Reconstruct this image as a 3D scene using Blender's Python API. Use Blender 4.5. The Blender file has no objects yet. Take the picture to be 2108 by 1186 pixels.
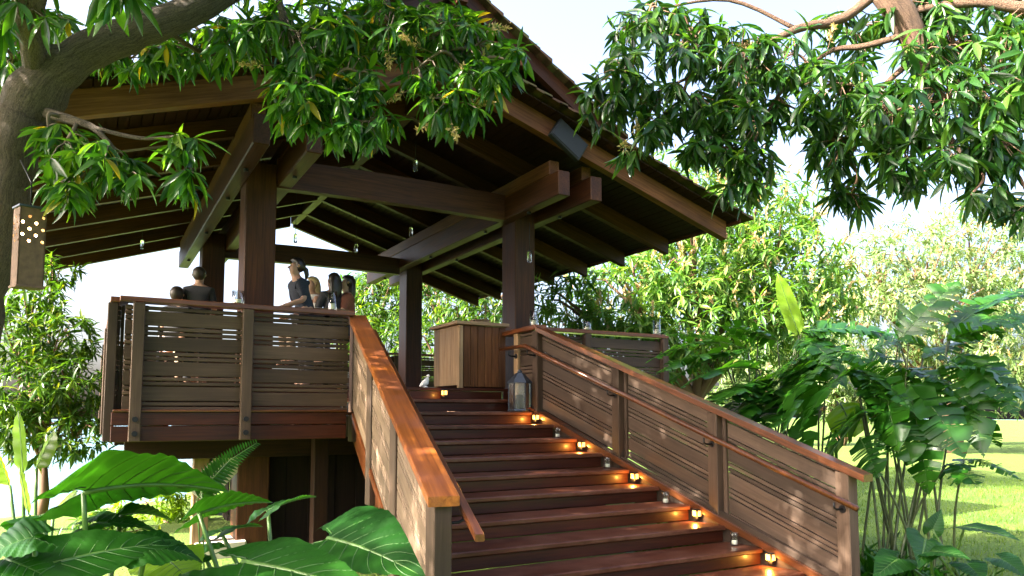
import bpy, math, random
import numpy as np
from mathutils import Vector, Matrix
R = math.radians
random.seed(7)
rng = np.random.default_rng(11)
sc = bpy.context.scene
COL = sc.collection
H = 1.65                      # eye height = level of the stair landing above the ground

# ------------------------------------------------------------------ camera
FPX, PITCH, YAW, PPY = 1531.1, R(4.7316), R(29.287), 720.8
cam = bpy.data.cameras.new('camera'); cam.sensor_width = 36
cam.lens = FPX/2108*36; cam.shift_y = (PPY-593)/2108
cam.clip_start = .05; cam.clip_end = 6000
cam_o = bpy.data.objects.new('camera', cam); COL.objects.link(cam_o)
cam_o.location = (0, 0, H); cam_o.rotation_euler = (R(90)+PITCH, 0, -YAW)
sc.camera = cam_o

# ------------------------------------------------------------------ light
SUN_EL = R(37); SUN_DIR = Vector((-1, .03, 0)).normalized()      # horizontal direction towards the sun
world = bpy.data.worlds.new('World'); sc.world = world; world.use_nodes = True
wn = world.node_tree.nodes; wl = world.node_tree.links
bg = wn['Background']; sky = wn.new('ShaderNodeTexSky'); sky.sky_type = 'NISHITA'; sky.sun_disc = False
sky.sun_elevation = SUN_EL; sky.sun_rotation = math.atan2(SUN_DIR.x, SUN_DIR.y)
sky.air_density = .7; sky.dust_density = 8.0; sky.ozone_density = .6
wl.new(sky.outputs[0], bg.inputs[0]); bg.inputs[1].default_value = .15
sun = bpy.data.lights.new('sun', 'SUN'); sun.energy = 5; sun.angle = R(.5); sun.color = (1, .93, .80)
sun_o = bpy.data.objects.new('sun', sun); COL.objects.link(sun_o)
tosun = Vector((SUN_DIR.x*math.cos(SUN_EL), SUN_DIR.y*math.cos(SUN_EL), math.sin(SUN_EL)))
sun_o.rotation_euler = tosun.to_track_quat('Z', 'Y').to_euler(); sun_o.location = (-30, 30, 30)
sc.view_settings.view_transform = 'Standard'; sc.view_settings.look = 'None'
sc.view_settings.exposure = 2.8; sc.view_settings.gamma = 1
sc.cycles.max_bounces = 8; sc.cycles.transparent_max_bounces = 12; sc.cycles.transmission_bounces = 8
sc.cycles.caustics_reflective = False; sc.cycles.caustics_refractive = False

# ------------------------------------------------------------------ helpers
_c, _s = math.cos(YAW), math.sin(YAW)
def at(x, y, d):
    """world point seen at photo pixel x,y at forward distance d metres"""
    u = (PPY-y)/FPX; l = (x-1054)/FPX
    fw = math.cos(PITCH)-u*math.sin(PITCH); z = math.sin(PITCH)+u*math.cos(PITCH)
    v = Vector((fw*_s+l*_c, fw*_c-l*_s, z))
    return v*(d/fw) + Vector((0, 0, H))
def L(x, y, z): return Vector((x, y, z+H))           # z relative to the landing

def tag(o, label=None, cat=None, group=None, kind=None):
    if label: o['label'] = label
    if cat: o['category'] = cat
    if group: o['group'] = group
    if kind: o['kind'] = kind
    return o
def thing(name, loc, label, cat, group=None):
    o = bpy.data.objects.new(name, None); COL.objects.link(o)
    o.location = loc; o.empty_display_size = .1
    return tag(o, label, cat, group)
def gpos(o):
    p = Vector((0, 0, 0))
    while o is not None:
        p += o.matrix_basis.translation if o.parent is None else (o.matrix_parent_inverse @ o.matrix_basis).translation
        o = o.parent
    return p
def mtx(o):
    m = o.matrix_basis.copy()
    if o.parent is not None: m = mtx(o.parent) @ o.matrix_parent_inverse @ m
    return m
def link(name, me, mat, parent=None, M=None):
    o = bpy.data.objects.new(name, me); COL.objects.link(o)
    if mat is not None and len(me.materials) == 0: me.materials.append(mat)
    if M is not None: o.matrix_basis = M
    if parent is not None:
        o.parent = parent; o.matrix_parent_inverse = mtx(parent).inverted()
    return o
def mesh(name, verts, faces, smooth=False):
    me = bpy.data.meshes.new(name); me.from_pydata([tuple(v) for v in verts], [], faces); me.update()
    if smooth: me.polygons.foreach_set('use_smooth', [True]*len(me.polygons))
    return me
def fast_mesh(name, V, F, smooth=False):
    """V (n,3), F list of equal-size face arrays: list of (m,k) int arrays"""
    me = bpy.data.meshes.new(name)
    me.vertices.add(len(V)); me.vertices.foreach_set('co', np.asarray(V, np.float32).ravel())
    loops = np.concatenate([f.ravel() for f in F]); sizes = np.concatenate([np.full(len(f), f.shape[1]) for f in F])
    me.loops.add(len(loops)); me.loops.foreach_set('vertex_index', loops.astype(np.int32))
    me.polygons.add(len(sizes)); me.polygons.foreach_set('loop_start', (np.cumsum(sizes)-sizes).astype(np.int32))
    me.update(calc_edges=True)
    if smooth: me.polygons.foreach_set('use_smooth', np.ones(len(sizes), bool))
    me.validate(); return me

def frame(p0, p1, up=Vector((0, 0, 1))):
    x = (p1-p0).normalized(); y = up.cross(x)
    if y.length < 1e-4: y = Vector((0, 1, 0)).cross(x)
    y.normalize(); z = x.cross(y)
    M = Matrix((x, y, z)).transposed().to_4x4(); M.translation = p0
    return M
def chamfer_box(l, w, h, c=.006):
    """box from x=0..l, centred in y,z, with chamfered long edges and ends"""
    c = min(c, w*.3, h*.3, l*.3)
    V = []; F = []
    def ring(x, i):
        a, b = w/2-i, h/2-i
        k = c if i == 0 else 0
        if i == 0: pts = [(a-c, b), (a, b-c), (a, -b+c), (a-c, -b), (-a+c, -b), (-a, -b+c), (-a, b-c), (-a+c, b)]
        else: pts = [(a, b), (a, b), (a, -b), (a, -b), (-a, -b), (-a, -b), (-a, b), (-a, b)]
        return [(x, p[0], p[1]) for p in pts]
    e = c*.7
    def cap(x): 
        a, b = w/2-e, h/2-e
        return [(x, a, b), (x, a, -b), (x, -a, -b), (x, -a, b)]
    V = cap(0)+ring(e, 0)+ring(l-e, 0)+cap(l)
    F.append((3, 2, 1, 0)); F.append((20, 21, 22, 23))
    for i in range(8): F.append((4+i, 4+(i+1) % 8, 12+(i+1) % 8, 12+i))
    for i in range(4):
        a, b = 4+2*i, 4+2*i+1
        F.append((i, a, b)); F.append((i, b, 4+(2*i+2) % 8, (i+1) % 4)) if False else None
    for i in range(4):     # long bevels between caps and rings
        b = 4+2*i+1; n = 4+(2*i+2) % 8
        F.append((i, b, n, (i+1) % 4))
    off = 12
    for i in range(4):
        a, b, n = off+2*i, off+2*i+1, off+(2*i+2) % 8
        F.append((20+i, b, a)); F.append((20+i, 20+(i+1) % 4, n, b))
    return V, [f for f in F if f]
def board(name, p0, p1, w, h, mat, parent, up=Vector((0, 0, 1)), c=.006):
    p0, p1 = Vector(p0), Vector(p1)
    V, F = chamfer_box((p1-p0).length, w, h, c)
    return link(name, mesh(name, V, F), mat, parent, frame(p0, p1, up))
def vboard(name, p0, p1, w, h, mat, parent):
    """sloping board whose ends are cut plumb; h is its plumb height, centred on p0-p1"""
    p0, p1 = Vector(p0), Vector(p1)
    M = frame(p0, p1); I = M.inverted()
    side = M.to_3x3() @ Vector((0, 1, 0)); c = min(.004, w*.25, h*.25)
    V = []
    for p in (p0, p1):
        for sy, sz in ((1, 1), (1, -1), (-1, -1), (-1, 1)):
            for (dy, dz) in (((0, c), (c, 0)) if sy*sz < 0 else ((c, 0), (0, c))):
                V.append(I @ (p + side*(sy*(w/2-dy)) + Vector((0, 0, sz*(h/2-dz)))))
    F = [tuple(range(7, -1, -1)), tuple(range(8, 16))] + [(i, (i+1) % 8, 8+(i+1) % 8, 8+i) for i in range(8)]
    return link(name, mesh(name, V, F), mat, parent, M)
def tube_data(pts, rad, n=8, caps=True):
    pts = [Vector(p) for p in pts]; V = []; F = []
    ref = Vector((.13, .31, .94)).normalized(); prev = None
    for i, p in enumerate(pts):
        t = (pts[min(i+1, len(pts)-1)]-pts[max(i-1, 0)]).normalized()
        if prev is None: a = t.orthogonal().normalized()
        else:
            a = prev-t*prev.dot(t); a = a.normalized() if a.length > 1e-6 else t.orthogonal().normalized()
        prev = a; b = t.cross(a); r = rad[i] if hasattr(rad, '__len__') else rad
        for k in range(n):
            q = 2*math.pi*k/n; V.append(p+a*(math.cos(q)*r)+b*(math.sin(q)*r))
    for i in range(len(pts)-1):
        for k in range(n):
            F.append((i*n+k, i*n+(k+1) % n, (i+1)*n+(k+1) % n, (i+1)*n+k))
    if caps:
        F.append(tuple(range(n-1, -1, -1))); F.append(tuple(range((len(pts)-1)*n, len(pts)*n)))
    return V, F
def tube(name, pts, rad, mat, parent, n=8, smooth=True, uv=False):
    V, F = tube_data(pts, rad, n); o0 = Vector(pts[0])
    me = mesh(name, [v-o0 for v in V], F, smooth)
    if uv:
        lay = me.uv_layers.new(name='UVMap'); acc = [0]
        for p, q in zip(pts, pts[1:]): acc.append(acc[-1]+(Vector(q)-Vector(p)).length)
        r = rad[0] if hasattr(rad, '__len__') else rad; li = 0
        for i in range(len(pts)-1):
            for k in range(n):
                for (a, b_) in ((k, i), (k+1, i), (k+1, i+1), (k, i+1)): lay.data[li].uv = (a/n*6.28*r, acc[b_]); li += 1
    return link(name, me, mat, parent, Matrix.Translation(o0))
def lathe(name, prof, loc, mat, parent, n=20, smooth=True, closed=True):
    V = []; F = []
    for r, z in prof:
        for k in range(n): V.append((r*math.cos(2*math.pi*(k+.5)/n), r*math.sin(2*math.pi*(k+.5)/n), z))
    for i in range(len(prof)-1):
        for k in range(n): F.append((i*n+k, i*n+(k+1) % n, (i+1)*n+(k+1) % n, (i+1)*n+k))
    if closed: F.append(tuple(range(n-1, -1, -1))); F.append(tuple(range((len(prof)-1)*n, len(prof)*n)))
    return link(name, mesh(name, V, F, smooth), mat, parent, Matrix.Translation(Vector(loc)))
def smooth_path(pts, sub=4):
    """Catmull-Rom through (Vector, radius)"""
    out = []
    P = [p for p, r in pts]; Q = [r for p, r in pts]
    for i in range(len(P)-1):
        p0 = P[max(i-1, 0)]; p1 = P[i]; p2 = P[i+1]; p3 = P[min(i+2, len(P)-1)]
        for k in range(sub):
            t = k/sub
            v = .5*((2*p1)+(p2-p0)*t+(2*p0-5*p1+4*p2-p3)*t*t+(3*p1-p0-3*p2+p3)*t**3)
            out.append((v, Q[i]*(1-t)+Q[i+1]*t))
    out.append((P[-1], Q[-1])); return out

# ------------------------------------------------------------------ materials
def new_mat(name):
    m = bpy.data.materials.new(name); m.use_nodes = True
    return m, m.node_tree.nodes, m.node_tree.links, m.node_tree.nodes['Principled BSDF']
def ramp(n, l, src, stops):
    r = n.new('ShaderNodeValToRGB'); l.new(src, r.inputs[0])
    while len(r.color_ramp.elements) < len(stops): r.color_ramp.elements.new(.5)
    for e, (p, c) in zip(r.color_ramp.elements, stops): e.position = p; e.color = (*c, 1)
    return r
def wood(name, dark, light, rough=.55, scale=1.0, coat=0, weather=None, bump=.25):
    m, n, l, b = new_mat(name)
    tc = n.new('ShaderNodeTexCoord'); oi = n.new('ShaderNodeObjectInfo')
    cb = n.new('ShaderNodeCombineXYZ')
    for i in range(3): 
        mu = n.new('ShaderNodeMath'); mu.operation = 'MULTIPLY'; mu.inputs[1].default_value = (37, 71, 113)[i]
        l.new(oi.outputs['Random'], mu.inputs[0]); l.new(mu.outputs[0], cb.inputs[i])
    add = n.new('ShaderNodeVectorMath'); l.new(tc.outputs['Object'], add.inputs[0]); l.new(cb.outputs[0], add.inputs[1])
    mp = n.new('ShaderNodeMapping'); mp.inputs['Scale'].default_value = (1.1*scale, 26*scale, 26*scale); l.new(add.outputs[0], mp.inputs[0])
    ns = n.new('ShaderNodeTexNoise'); ns.inputs['Scale'].default_value = 1.6; ns.inputs['Detail'].default_value = 7; ns.inputs['Roughness'].default_value = .65
    ns.inputs['Distortion'].default_value = .6; l.new(mp.outputs[0], ns.inputs[0])
    mp2 = n.new('ShaderNodeMapping'); mp2.inputs['Scale'].default_value = (.9, 2.6, 2.6); l.new(add.outputs[0], mp2.inputs[0])
    n2 = n.new('ShaderNodeTexNoise'); n2.inputs['Scale'].default_value = 1.5; n2.inputs['Detail'].default_value = 4; l.new(mp2.outputs[0], n2.inputs[0])
    r1 = ramp(n, l, ns.outputs[0], [(.30, dark), (.72, light)])
    mix = n.new('ShaderNodeMix'); mix.data_type = 'RGBA'; mix.blend_type = 'MULTIPLY'; mix.inputs[0].default_value = 1
    r2 = ramp(n, l, n2.outputs[0], [(.28, (.62, .60, .58)), (.7, (1.18, 1.14, 1.1))])
    l.new(r1.outputs[0], mix.inputs[6]); l.new(r2.outputs[0], mix.inputs[7])
    # each board a little different in tone
    hv = n.new('ShaderNodeHueSaturation'); mr = n.new('ShaderNodeMapRange'); mr.inputs[3].default_value = .72; mr.inputs[4].default_value = 1.28
    l.new(oi.outputs['Random'], mr.inputs[0]); l.new(mr.outputs[0], hv.inputs['Value']); l.new(mix.outputs[2], hv.inputs['Color'])
    out = hv.outputs[0]
    if weather:
        n3 = n.new('ShaderNodeTexNoise'); n3.inputs['Scale'].default_value = 2.2; n3.inputs['Detail'].default_value = 8; n3.inputs['Roughness'].default_value = .7
        l.new(add.outputs[0], n3.inputs[0]); r3 = ramp(n, l, n3.outputs[0], [(.44, (0, 0, 0)), (.66, (1, 1, 1))])
        mw = n.new('ShaderNodeMix'); mw.data_type = 'RGBA'; l.new(r3.outputs[0], mw.inputs[0]); l.new(out, mw.inputs[6]); mw.inputs[7].default_value = (*weather, 1)
        out = mw.outputs[2]
    l.new(out, b.inputs['Base Color'])
    rr = n.new('ShaderNodeMapRange'); rr.inputs[3].default_value = rough-.1; rr.inputs[4].default_value = rough+.15; l.new(n2.outputs[0], rr.inputs[0]); l.new(rr.outputs[0], b.inputs['Roughness'])
    b.inputs['Specular IOR Level'].default_value = .22
    if coat: b.inputs['Coat Weight'].default_value = coat; b.inputs['Coat Roughness'].default_value = .18
    bp = n.new('ShaderNodeBump'); bp.inputs['Strength'].default_value = bump; bp.inputs['Distance'].default_value = .004; l.new(ns.outputs[0], bp.inputs['Height']); l.new(bp.outputs[0], b.inputs['Normal'])
    return m
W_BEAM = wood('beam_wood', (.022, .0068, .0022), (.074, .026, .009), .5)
W_BARGE = wood('bounce_lit_wood', (.058, .020, .007), (.16, .066, .025), .55)  # lighter copy of the beam wood: bounced light put into the colour
W_DARK = wood('skirt_shade_wood', (.006, .003, .002), (.018, .008, .004), .8)  # near black: the gloom under the deck is put into this colour
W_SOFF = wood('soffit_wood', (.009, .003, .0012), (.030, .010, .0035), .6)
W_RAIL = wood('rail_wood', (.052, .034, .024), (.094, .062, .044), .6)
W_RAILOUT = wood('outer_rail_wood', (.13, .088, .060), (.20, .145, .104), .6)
W_RED = wood('stair_wood', (.024, .0042, .0016), (.074, .017, .006), .42, coat=.12)
W_TREAD = wood('tread_wood', (.050, .012, .005), (.135, .042, .020), .40, coat=.15, weather=(.14, .058, .036))
W_CAP = wood('cap_wood', (.13, .032, .006), (.40, .13, .022), .36, coat=.35, scale=.6, weather=(.19, .065, .034))
W_CAPR = wood('cap_dark_wood', (.075, .019, .005), (.20, .066, .020), .34, coat=.4)
W_CNT = wood('counter_wood', (.060, .020, .006), (.17, .07, .024), .5)
W_CNTLIT = wood('pale_and_lit_wood', (.20, .12, .06), (.38, .26, .15), .5)  # pale wood for tops; on the counter side its tone stands for sunlight
W_SHIN = wood('shingle_wood', (.035, .018, .012), (.10, .055, .038), .85, weather=(.06, .075, .025))
def plain(name, col, rough=.5, metal=0, noise=.15, scale=20):
    m, n, l, b = new_mat(name)
    ns = n.new('ShaderNodeTexNoise'); ns.inputs['Scale'].default_value = scale; ns.inputs['Detail'].default_value = 4
    tc = n.new('ShaderNodeTexCoord'); l.new(tc.outputs['Object'], ns.inputs[0])
    r = ramp(n, l, ns.outputs[0], [(.3, tuple(c*(1-noise) for c in col)), (.7, tuple(min(1, c*(1+noise)) for c in col))])
    l.new(r.outputs[0], b.inputs['Base Color']); b.inputs['Roughness'].default_value = rough; b.inputs['Metallic'].default_value = metal
    return m
M_IRON = plain('black_iron', (.015, .015, .017), .45, .6)
M_SLATE = plain('slate_metal', (.045, .055, .075), .38, .5)
M_CONC = plain('concrete', (.42, .38, .32), .85, 0, .25, 8)
M_WAX = plain('candle_wax', (.82, .76, .62), .6, 0, .05)
M_NAVY = plain('navy_cloth', (.020, .026, .042), .85, 0, .3, 60)
M_DARKC = plain('charcoal_cloth', (.022, .022, .026), .85, 0, .3, 60)
M_TAN = plain('tan_cloth', (.30, .22, .15), .85, 0, .2, 60)
M_REDC = plain('rust_cloth', (.22, .07, .04), .85, 0, .2, 60)
M_SKIN = plain('skin', (.42, .24, .16), .5, 0, .08)
M_HAIRD = plain('dark_hair', (.018, .012, .010), .4, 0, .4, 90)
M_HAIRB = plain('blond_hair', (.42, .29, .14), .45, 0, .3, 90)
M_HAIRG = plain('grey_brown_hair', (.035, .025, .018), .5, 0, .3, 90)
M_LINEN = plain('white_linen', (.75, .73, .70), .8, 0, .05)
M_SPK = plain('black_plastic', (.006, .008, .011), .7)
M_TERRA = plain('lantern_clay', (.10, .055, .032), .8, 0, .3, 25)
def glass_mat(name, tint=(1, 1, 1), rough=.02):
    m, n, l, b = new_mat(name)
    b.inputs['Base Color'].default_value = (*tint, 1); b.inputs['Transmission Weight'].default_value = 1
    b.inputs['Roughness'].default_value = rough; b.inputs['IOR'].default_value = 1.45
    return m
M_GLASS, n, l, b = new_mat('clear_glass')
_tr = n.new('ShaderNodeBsdfTransparent'); _tr.inputs[0].default_value = (.93, .95, .95, 1); _gl = n.new('ShaderNodeBsdfGlossy'); _gl.inputs['Roughness'].default_value = .12
_fr = n.new('ShaderNodeLayerWeight'); _fr.inputs[0].default_value = .25; _ms = n.new('ShaderNodeMixShader'); l.new(_fr.outputs['Facing'], _ms.inputs[0]); l.new(_tr.outputs[0], _ms.inputs[1]); l.new(_gl.outputs[0], _ms.inputs[2]); l.new(_ms.outputs[0], n['Material Output'].inputs[0])
M_FROST = glass_mat('frosted_lantern_glass', (.92, .95, .93), .22)
def emit(name, col, s):
    m, n, l, b = new_mat(name)
    b.inputs['Base Color'].default_value = (*col, 1); b.inputs['Emission Color'].default_value = (*col, 1); b.inputs['Emission Strength'].default_value = s
    return m
M_GLOW = emit('warm_lamp', (1, .52, .12), .6)
M_FLAME = emit('flame', (1, .6, .22), 10)
def bark(name, dark, light, sc_=6):
    m, n, l, b = new_mat(name)
    tc = n.new('ShaderNodeTexCoord'); mp = n.new('ShaderNodeMapping'); mp.inputs['Scale'].default_value = (5, 1.1, 1); l.new(tc.outputs['UV'], mp.inputs[0])
    ns = n.new('ShaderNodeTexNoise'); ns.inputs['Scale'].default_value = sc_; ns.inputs['Detail'].default_value = 9; ns.inputs['Roughness'].default_value = .7; ns.inputs['Distortion'].default_value = 1.2; l.new(mp.outputs[0], ns.inputs[0])
    vo = n.new('ShaderNodeTexVoronoi'); vo.inputs['Scale'].default_value = sc_*7; vo.feature = 'DISTANCE_TO_EDGE'; l.new(ns.outputs[1], vo.inputs[0])
    b.inputs['Roughness'].default_value = .9
    n2 = n.new('ShaderNodeTexNoise'); n2.inputs['Scale'].default_value = sc_*9; n2.inputs['Detail'].default_value = 6; l.new(mp.outputs[0], n2.inputs[0])
    ad = n.new('ShaderNodeMath'); l.new(ns.outputs[0], ad.inputs[0]); l.new(n2.outputs[0], ad.inputs[1])
    r = ramp(n, l, ad.outputs[0], [(.40, dark), (.60, light)]); hf = n.new('ShaderNodeMath'); hf.operation = 'MULTIPLY'; hf.inputs[1].default_value = .5; l.new(ad.outputs[0], hf.inputs[0]); l.new(hf.outputs[0], r.inputs[0]); l.new(r.outputs[0], b.inputs['Base Color'])
    bp = n.new('ShaderNodeBump'); bp.inputs['Strength'].default_value = 1; bp.inputs['Distance'].default_value = .035; l.new(ad.outputs[0], bp.inputs['Height']); l.new(bp.outputs[0], b.inputs['Normal'])
    return m
M_BARK = bark('mango_bark', (.035, .024, .017), (.21, .155, .115), 7)
M_BARKR = bark('reddish_bark', (.07, .035, .02), (.24, .14, .085))
def leaf_mat(name, stops, trans=.35, rough=.32, tcol=None, spec=.5, veins=None):
    """stops: colour ramp over a random number per leaf"""
    m, n, l, b = new_mat(name)
    ge = n.new('ShaderNodeNewGeometry'); oi = n.new('ShaderNodeObjectInfo')
    ad = n.new('ShaderNodeMath'); l.new(ge.outputs['Random Per Island'], ad.inputs[0]); l.new(oi.outputs['Random'], ad.inputs[1])
    fr = n.new('ShaderNodeMath'); fr.operation = 'FRACT'; l.new(ad.outputs[0], fr.inputs[0])
    r = ramp(n, l, fr.outputs[0], stops)
    ns = n.new('ShaderNodeTexNoise'); ns.inputs['Scale'].default_value = 9; tc = n.new('ShaderNodeTexCoord'); l.new(tc.outputs['Object'], ns.inputs[0])
    mr = n.new('ShaderNodeMapRange'); mr.inputs[3].default_value = .75; mr.inputs[4].default_value = 1.25; l.new(ns.outputs[0], mr.inputs[0])
    hv = n.new('ShaderNodeHueSaturation'); l.new(mr.outputs[0], hv.inputs['Value']); l.new(r.outputs[0], hv.inputs['Color'])
    l.new(hv.outputs[0], b.inputs['Base Color']); b.inputs['Roughness'].default_value = rough; b.inputs['Specular IOR Level'].default_value = spec
    tr = n.new('ShaderNodeBsdfTranslucent'); mixc = n.new('ShaderNodeMix'); mixc.data_type = 'RGBA'; mixc.blend_type = 'MULTIPLY'; mixc.inputs[0].default_value = 1
    l.new(hv.outputs[0], mixc.inputs[6]); mixc.inputs[7].default_value = (*(tcol or (2.3, 2.0, .7)), 1); l.new(mixc.outputs[2], tr.inputs[0])
    ms = n.new('ShaderNodeMixShader'); ms.inputs[0].default_value = trans
    l.new(b.outputs[0], ms.inputs[1]); l.new(tr.outputs[0], ms.inputs[2]); l.new(ms.outputs[0], n['Material Output'].inputs[0])
    return m
G1, G2, G3 = (.022, .085, .010), (.045, .135, .012), (.085, .20, .020)
LEAF_NEAR = leaf_mat('mango_leaf', [(0, (.010, .052, .006)), (.35, (.022, .088, .008)), (.7, (.045, .135, .011)), (.94, (.085, .20, .015)), (.97, (.085, .20, .015)), (.985, (.34, .26, .015))], .45, .30)
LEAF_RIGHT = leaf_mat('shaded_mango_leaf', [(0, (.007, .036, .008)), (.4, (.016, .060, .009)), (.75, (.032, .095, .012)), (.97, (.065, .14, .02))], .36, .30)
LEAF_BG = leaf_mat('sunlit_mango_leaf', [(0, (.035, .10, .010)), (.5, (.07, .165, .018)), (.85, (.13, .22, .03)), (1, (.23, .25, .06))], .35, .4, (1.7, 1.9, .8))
LEAF_FAR = leaf_mat('far_leaf', [(0, (.07, .14, .035)), (.5, (.13, .20, .06)), (1, (.24, .27, .12))], .3, .5, (1.5, 1.6, .9))
LEAF_SHRUB = leaf_mat('shrub_leaf', [(0, (.015, .055, .006)), (.5, (.036, .095, .009)), (.9, (.075, .15, .013)), (1, (.15, .19, .02))], .45, .35)
LEAF_BAN = leaf_mat('banana_leaf', [(0, (.009, .056, .004)), (.5, (.017, .086, .005)), (1, (.034, .12, .008))], .40, .32)
LEAF_NEW = leaf_mat('young_leaf', [(0, (.10, .20, .012)), (1, (.15, .25, .018))], .5, .35)
LEAF_ALO = leaf_mat('elephant_ear_leaf', [(0, (.006, .040, .004)), (.5, (.010, .056, .005)), (1, (.016, .074, .007))], .38, .42, (2.2, 2.1, .6), .35)
M_STEM = plain('green_stem', (.055, .12, .02), .45, 0, .3, 12)
M_VEIN = plain('leaf_vein', (.030, .085, .012), .5, 0, .2, 12)
M_STEMD = plain('dark_stem', (.05, .07, .02), .5, 0, .4, 12)
M_FLOWER = leaf_mat('mango_flower', [(0, (.36, .30, .10)), (.5, (.46, .36, .16)), (1, (.5, .33, .20))], .3, .7, (1.2, 1.1, .8))

# ------------------------------------------------------------------ ground, sea
def ground_z(x, y):
    # the hill falls away behind the pavilion on the left and far out
    t = max(0, (y-13) + max(0, (2-x))*.4)
    drop = -0.16*t*t/(t+8) if x < 12 else -0.16*t*t/(t+8)*max(0, 1-(x-12)/10)
    return drop + .05*math.sin(x*.9)*math.cos(y*.7)*(1 if (x > 7 or y > 12) else 0)
xs = np.concatenate([np.linspace(-60, -12, 13), np.linspace(-10, 24, 86), np.linspace(28, 160, 24)])
ys = np.concatenate([np.linspace(-20, -2, 8), np.linspace(0, 30, 76), np.linspace(34, 150, 24)])
GV = [(x, y, ground_z(x, y)) for y in ys for x in xs]; nx = len(xs)
GF = [(j*nx+i, j*nx+i+1, (j+1)*nx+i+1, (j+1)*nx+i) for j in range(len(ys)-1) for i in range(nx-1)]
mg, n, l, b = new_mat('lawn')
tc = n.new('ShaderNodeTexCoord'); ns = n.new('ShaderNodeTexNoise'); ns.inputs['Scale'].default_value = .45; ns.inputs['Detail'].default_value = 8; l.new(tc.outputs['Object'], ns.inputs[0])
n2 = n.new('ShaderNodeTexNoise'); n2.inputs['Scale'].default_value = 30; n2.inputs['Detail'].default_value = 6; l.new(tc.outputs['Object'], n2.inputs[0])
r1 = ramp(n, l, ns.outputs[0], [(.3, (.055, .12, .005)), (.7, (.11, .17, .010))]); r2 = ramp(n, l, n2.outputs[0], [(.3, (.6, .6, .6)), (.7, (1.3, 1.3, 1.2))])
mx = n.new('ShaderNodeMix'); mx.data_type = 'RGBA'; mx.blend_type = 'MULTIPLY'; mx.inputs[0].default_value = 1; l.new(r1.outputs[0], mx.inputs[6]); l.new(r2.outputs[0], mx.inputs[7])
l.new(mx.outputs[2], b.inputs['Base Color']); b.inputs['Roughness'].default_value = .9
bp = n.new('ShaderNodeBump'); bp.inputs['Distance'].default_value = .05; l.new(n2.outputs[0], bp.inputs['Height']); l.new(bp.outputs[0], b.inputs['Normal'])
tag(link('ground', mesh('ground', GV, GF, True), mg), kind='structure')
ms_, n, l, b = new_mat('sea'); b.inputs['Base Color'].default_value = (.08, .16, .2, 1); b.inputs['Roughness'].default_value = .25
wv = n.new('ShaderNodeTexNoise'); wv.inputs['Scale'].default_value = .4; bp = n.new('ShaderNodeBump'); bp.inputs['Distance'].default_value = .5; l.new(wv.outputs[0], bp.inputs['Height']); l.new(bp.outputs[0], b.inputs['Normal'])
tag(link('sea', mesh('sea', [(-3000, -3000, -28), (3000, -3000, -28), (3000, 3500, -28), (-3000, 3500, -28)], [(0, 1, 2, 3)]), ms_), kind='structure')

# ------------------------------------------------------------------ stair layout (relative to landing)
Y0, TR, RI, FLARE = 7.79, .376, .15, .19
SL = RI/TR
def XR(y): return 4.65+FLARE*max(0, Y0-y)
def XL(y): return 2.50-.176*max(0, Y0-y)
def nz(y): return min(0, -SL*(Y0-y))                  # nosing line

stair = thing('staircase', (3.5, 5.5, 0), 'wide reddish brown wooden staircase climbing to the pavilion', 'staircase')
for k in range(-1, 11):
    y = Y0-TR*k; z = -RI*k
    a, c = L(XL(y)+.02, y+TR/2-.015, z-.022), L(XR(y)-.003, y+TR/2-.015, z-.022)
    if k < 0: a.x = 2.5; c.x = 4.64
    board('tread', a, c, TR+.03, .044, W_TREAD, stair, c=.009)
for k in range(-2, 11):
    y = Y0-TR*k; z = -RI*k
    x0, x1 = (XL(y)+.03, XR(y)-.012) if k >= 0 else (2.5, 4.64)
    board('riser', L(x0, y+.012, z-.044-.0515), L(x1, y+.012, z-.044-.0515), .022, .1025, W_RED, stair)
# side stringers closing the flight
for side in (-1, 1):
    X = XR if side > 0 else XL
    yb = Y0-TR*11+.05
    p0, p1 = L(X(Y0+.1)+side*.02, Y0+.1, nz(Y0)-.13), L(X(yb)+side*.02, yb, nz(yb)-.05)
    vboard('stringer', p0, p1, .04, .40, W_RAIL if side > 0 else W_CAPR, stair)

# ------------------------------------------------------------------ railings
PERIOD = [(.134, .0105), (.034, .0105), (.034, .0105)]        # slat height, gap above it
def slat_list(z0, z1, shift=0):
    out = []; z = z0; i = shift
    while z < z1-.02:
        h, g = PERIOD[i % 3]; h = min(h, z1-z); out.append((z+h/2, h)); z += h+g; i += 1
    return out
def panel(parent, pa, pb, z0, z1, off, w, mat, shift=0):
    """slats between two foot points pa, pb (nosing or deck level); off = sideways offset vector"""
    for zc, h in slat_list(z0, z1, shift):
        j = random.uniform(-.0022, .0022)
        vboard('slat', Vector(pa)+off+Vector((0, 0, zc+j)), Vector(pb)+off+Vector((0, 0, zc-j)), w, h, mat, parent)
POSTS = [7.75, 6.47, 5.27, 4.05]
def disc(name, p, nrm, r, h, mat, parent, n=10):
    nrm = Vector(nrm).normalized(); return tube(name, [Vector(p), Vector(p)+nrm*h], r, mat, parent, n, False)

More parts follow.
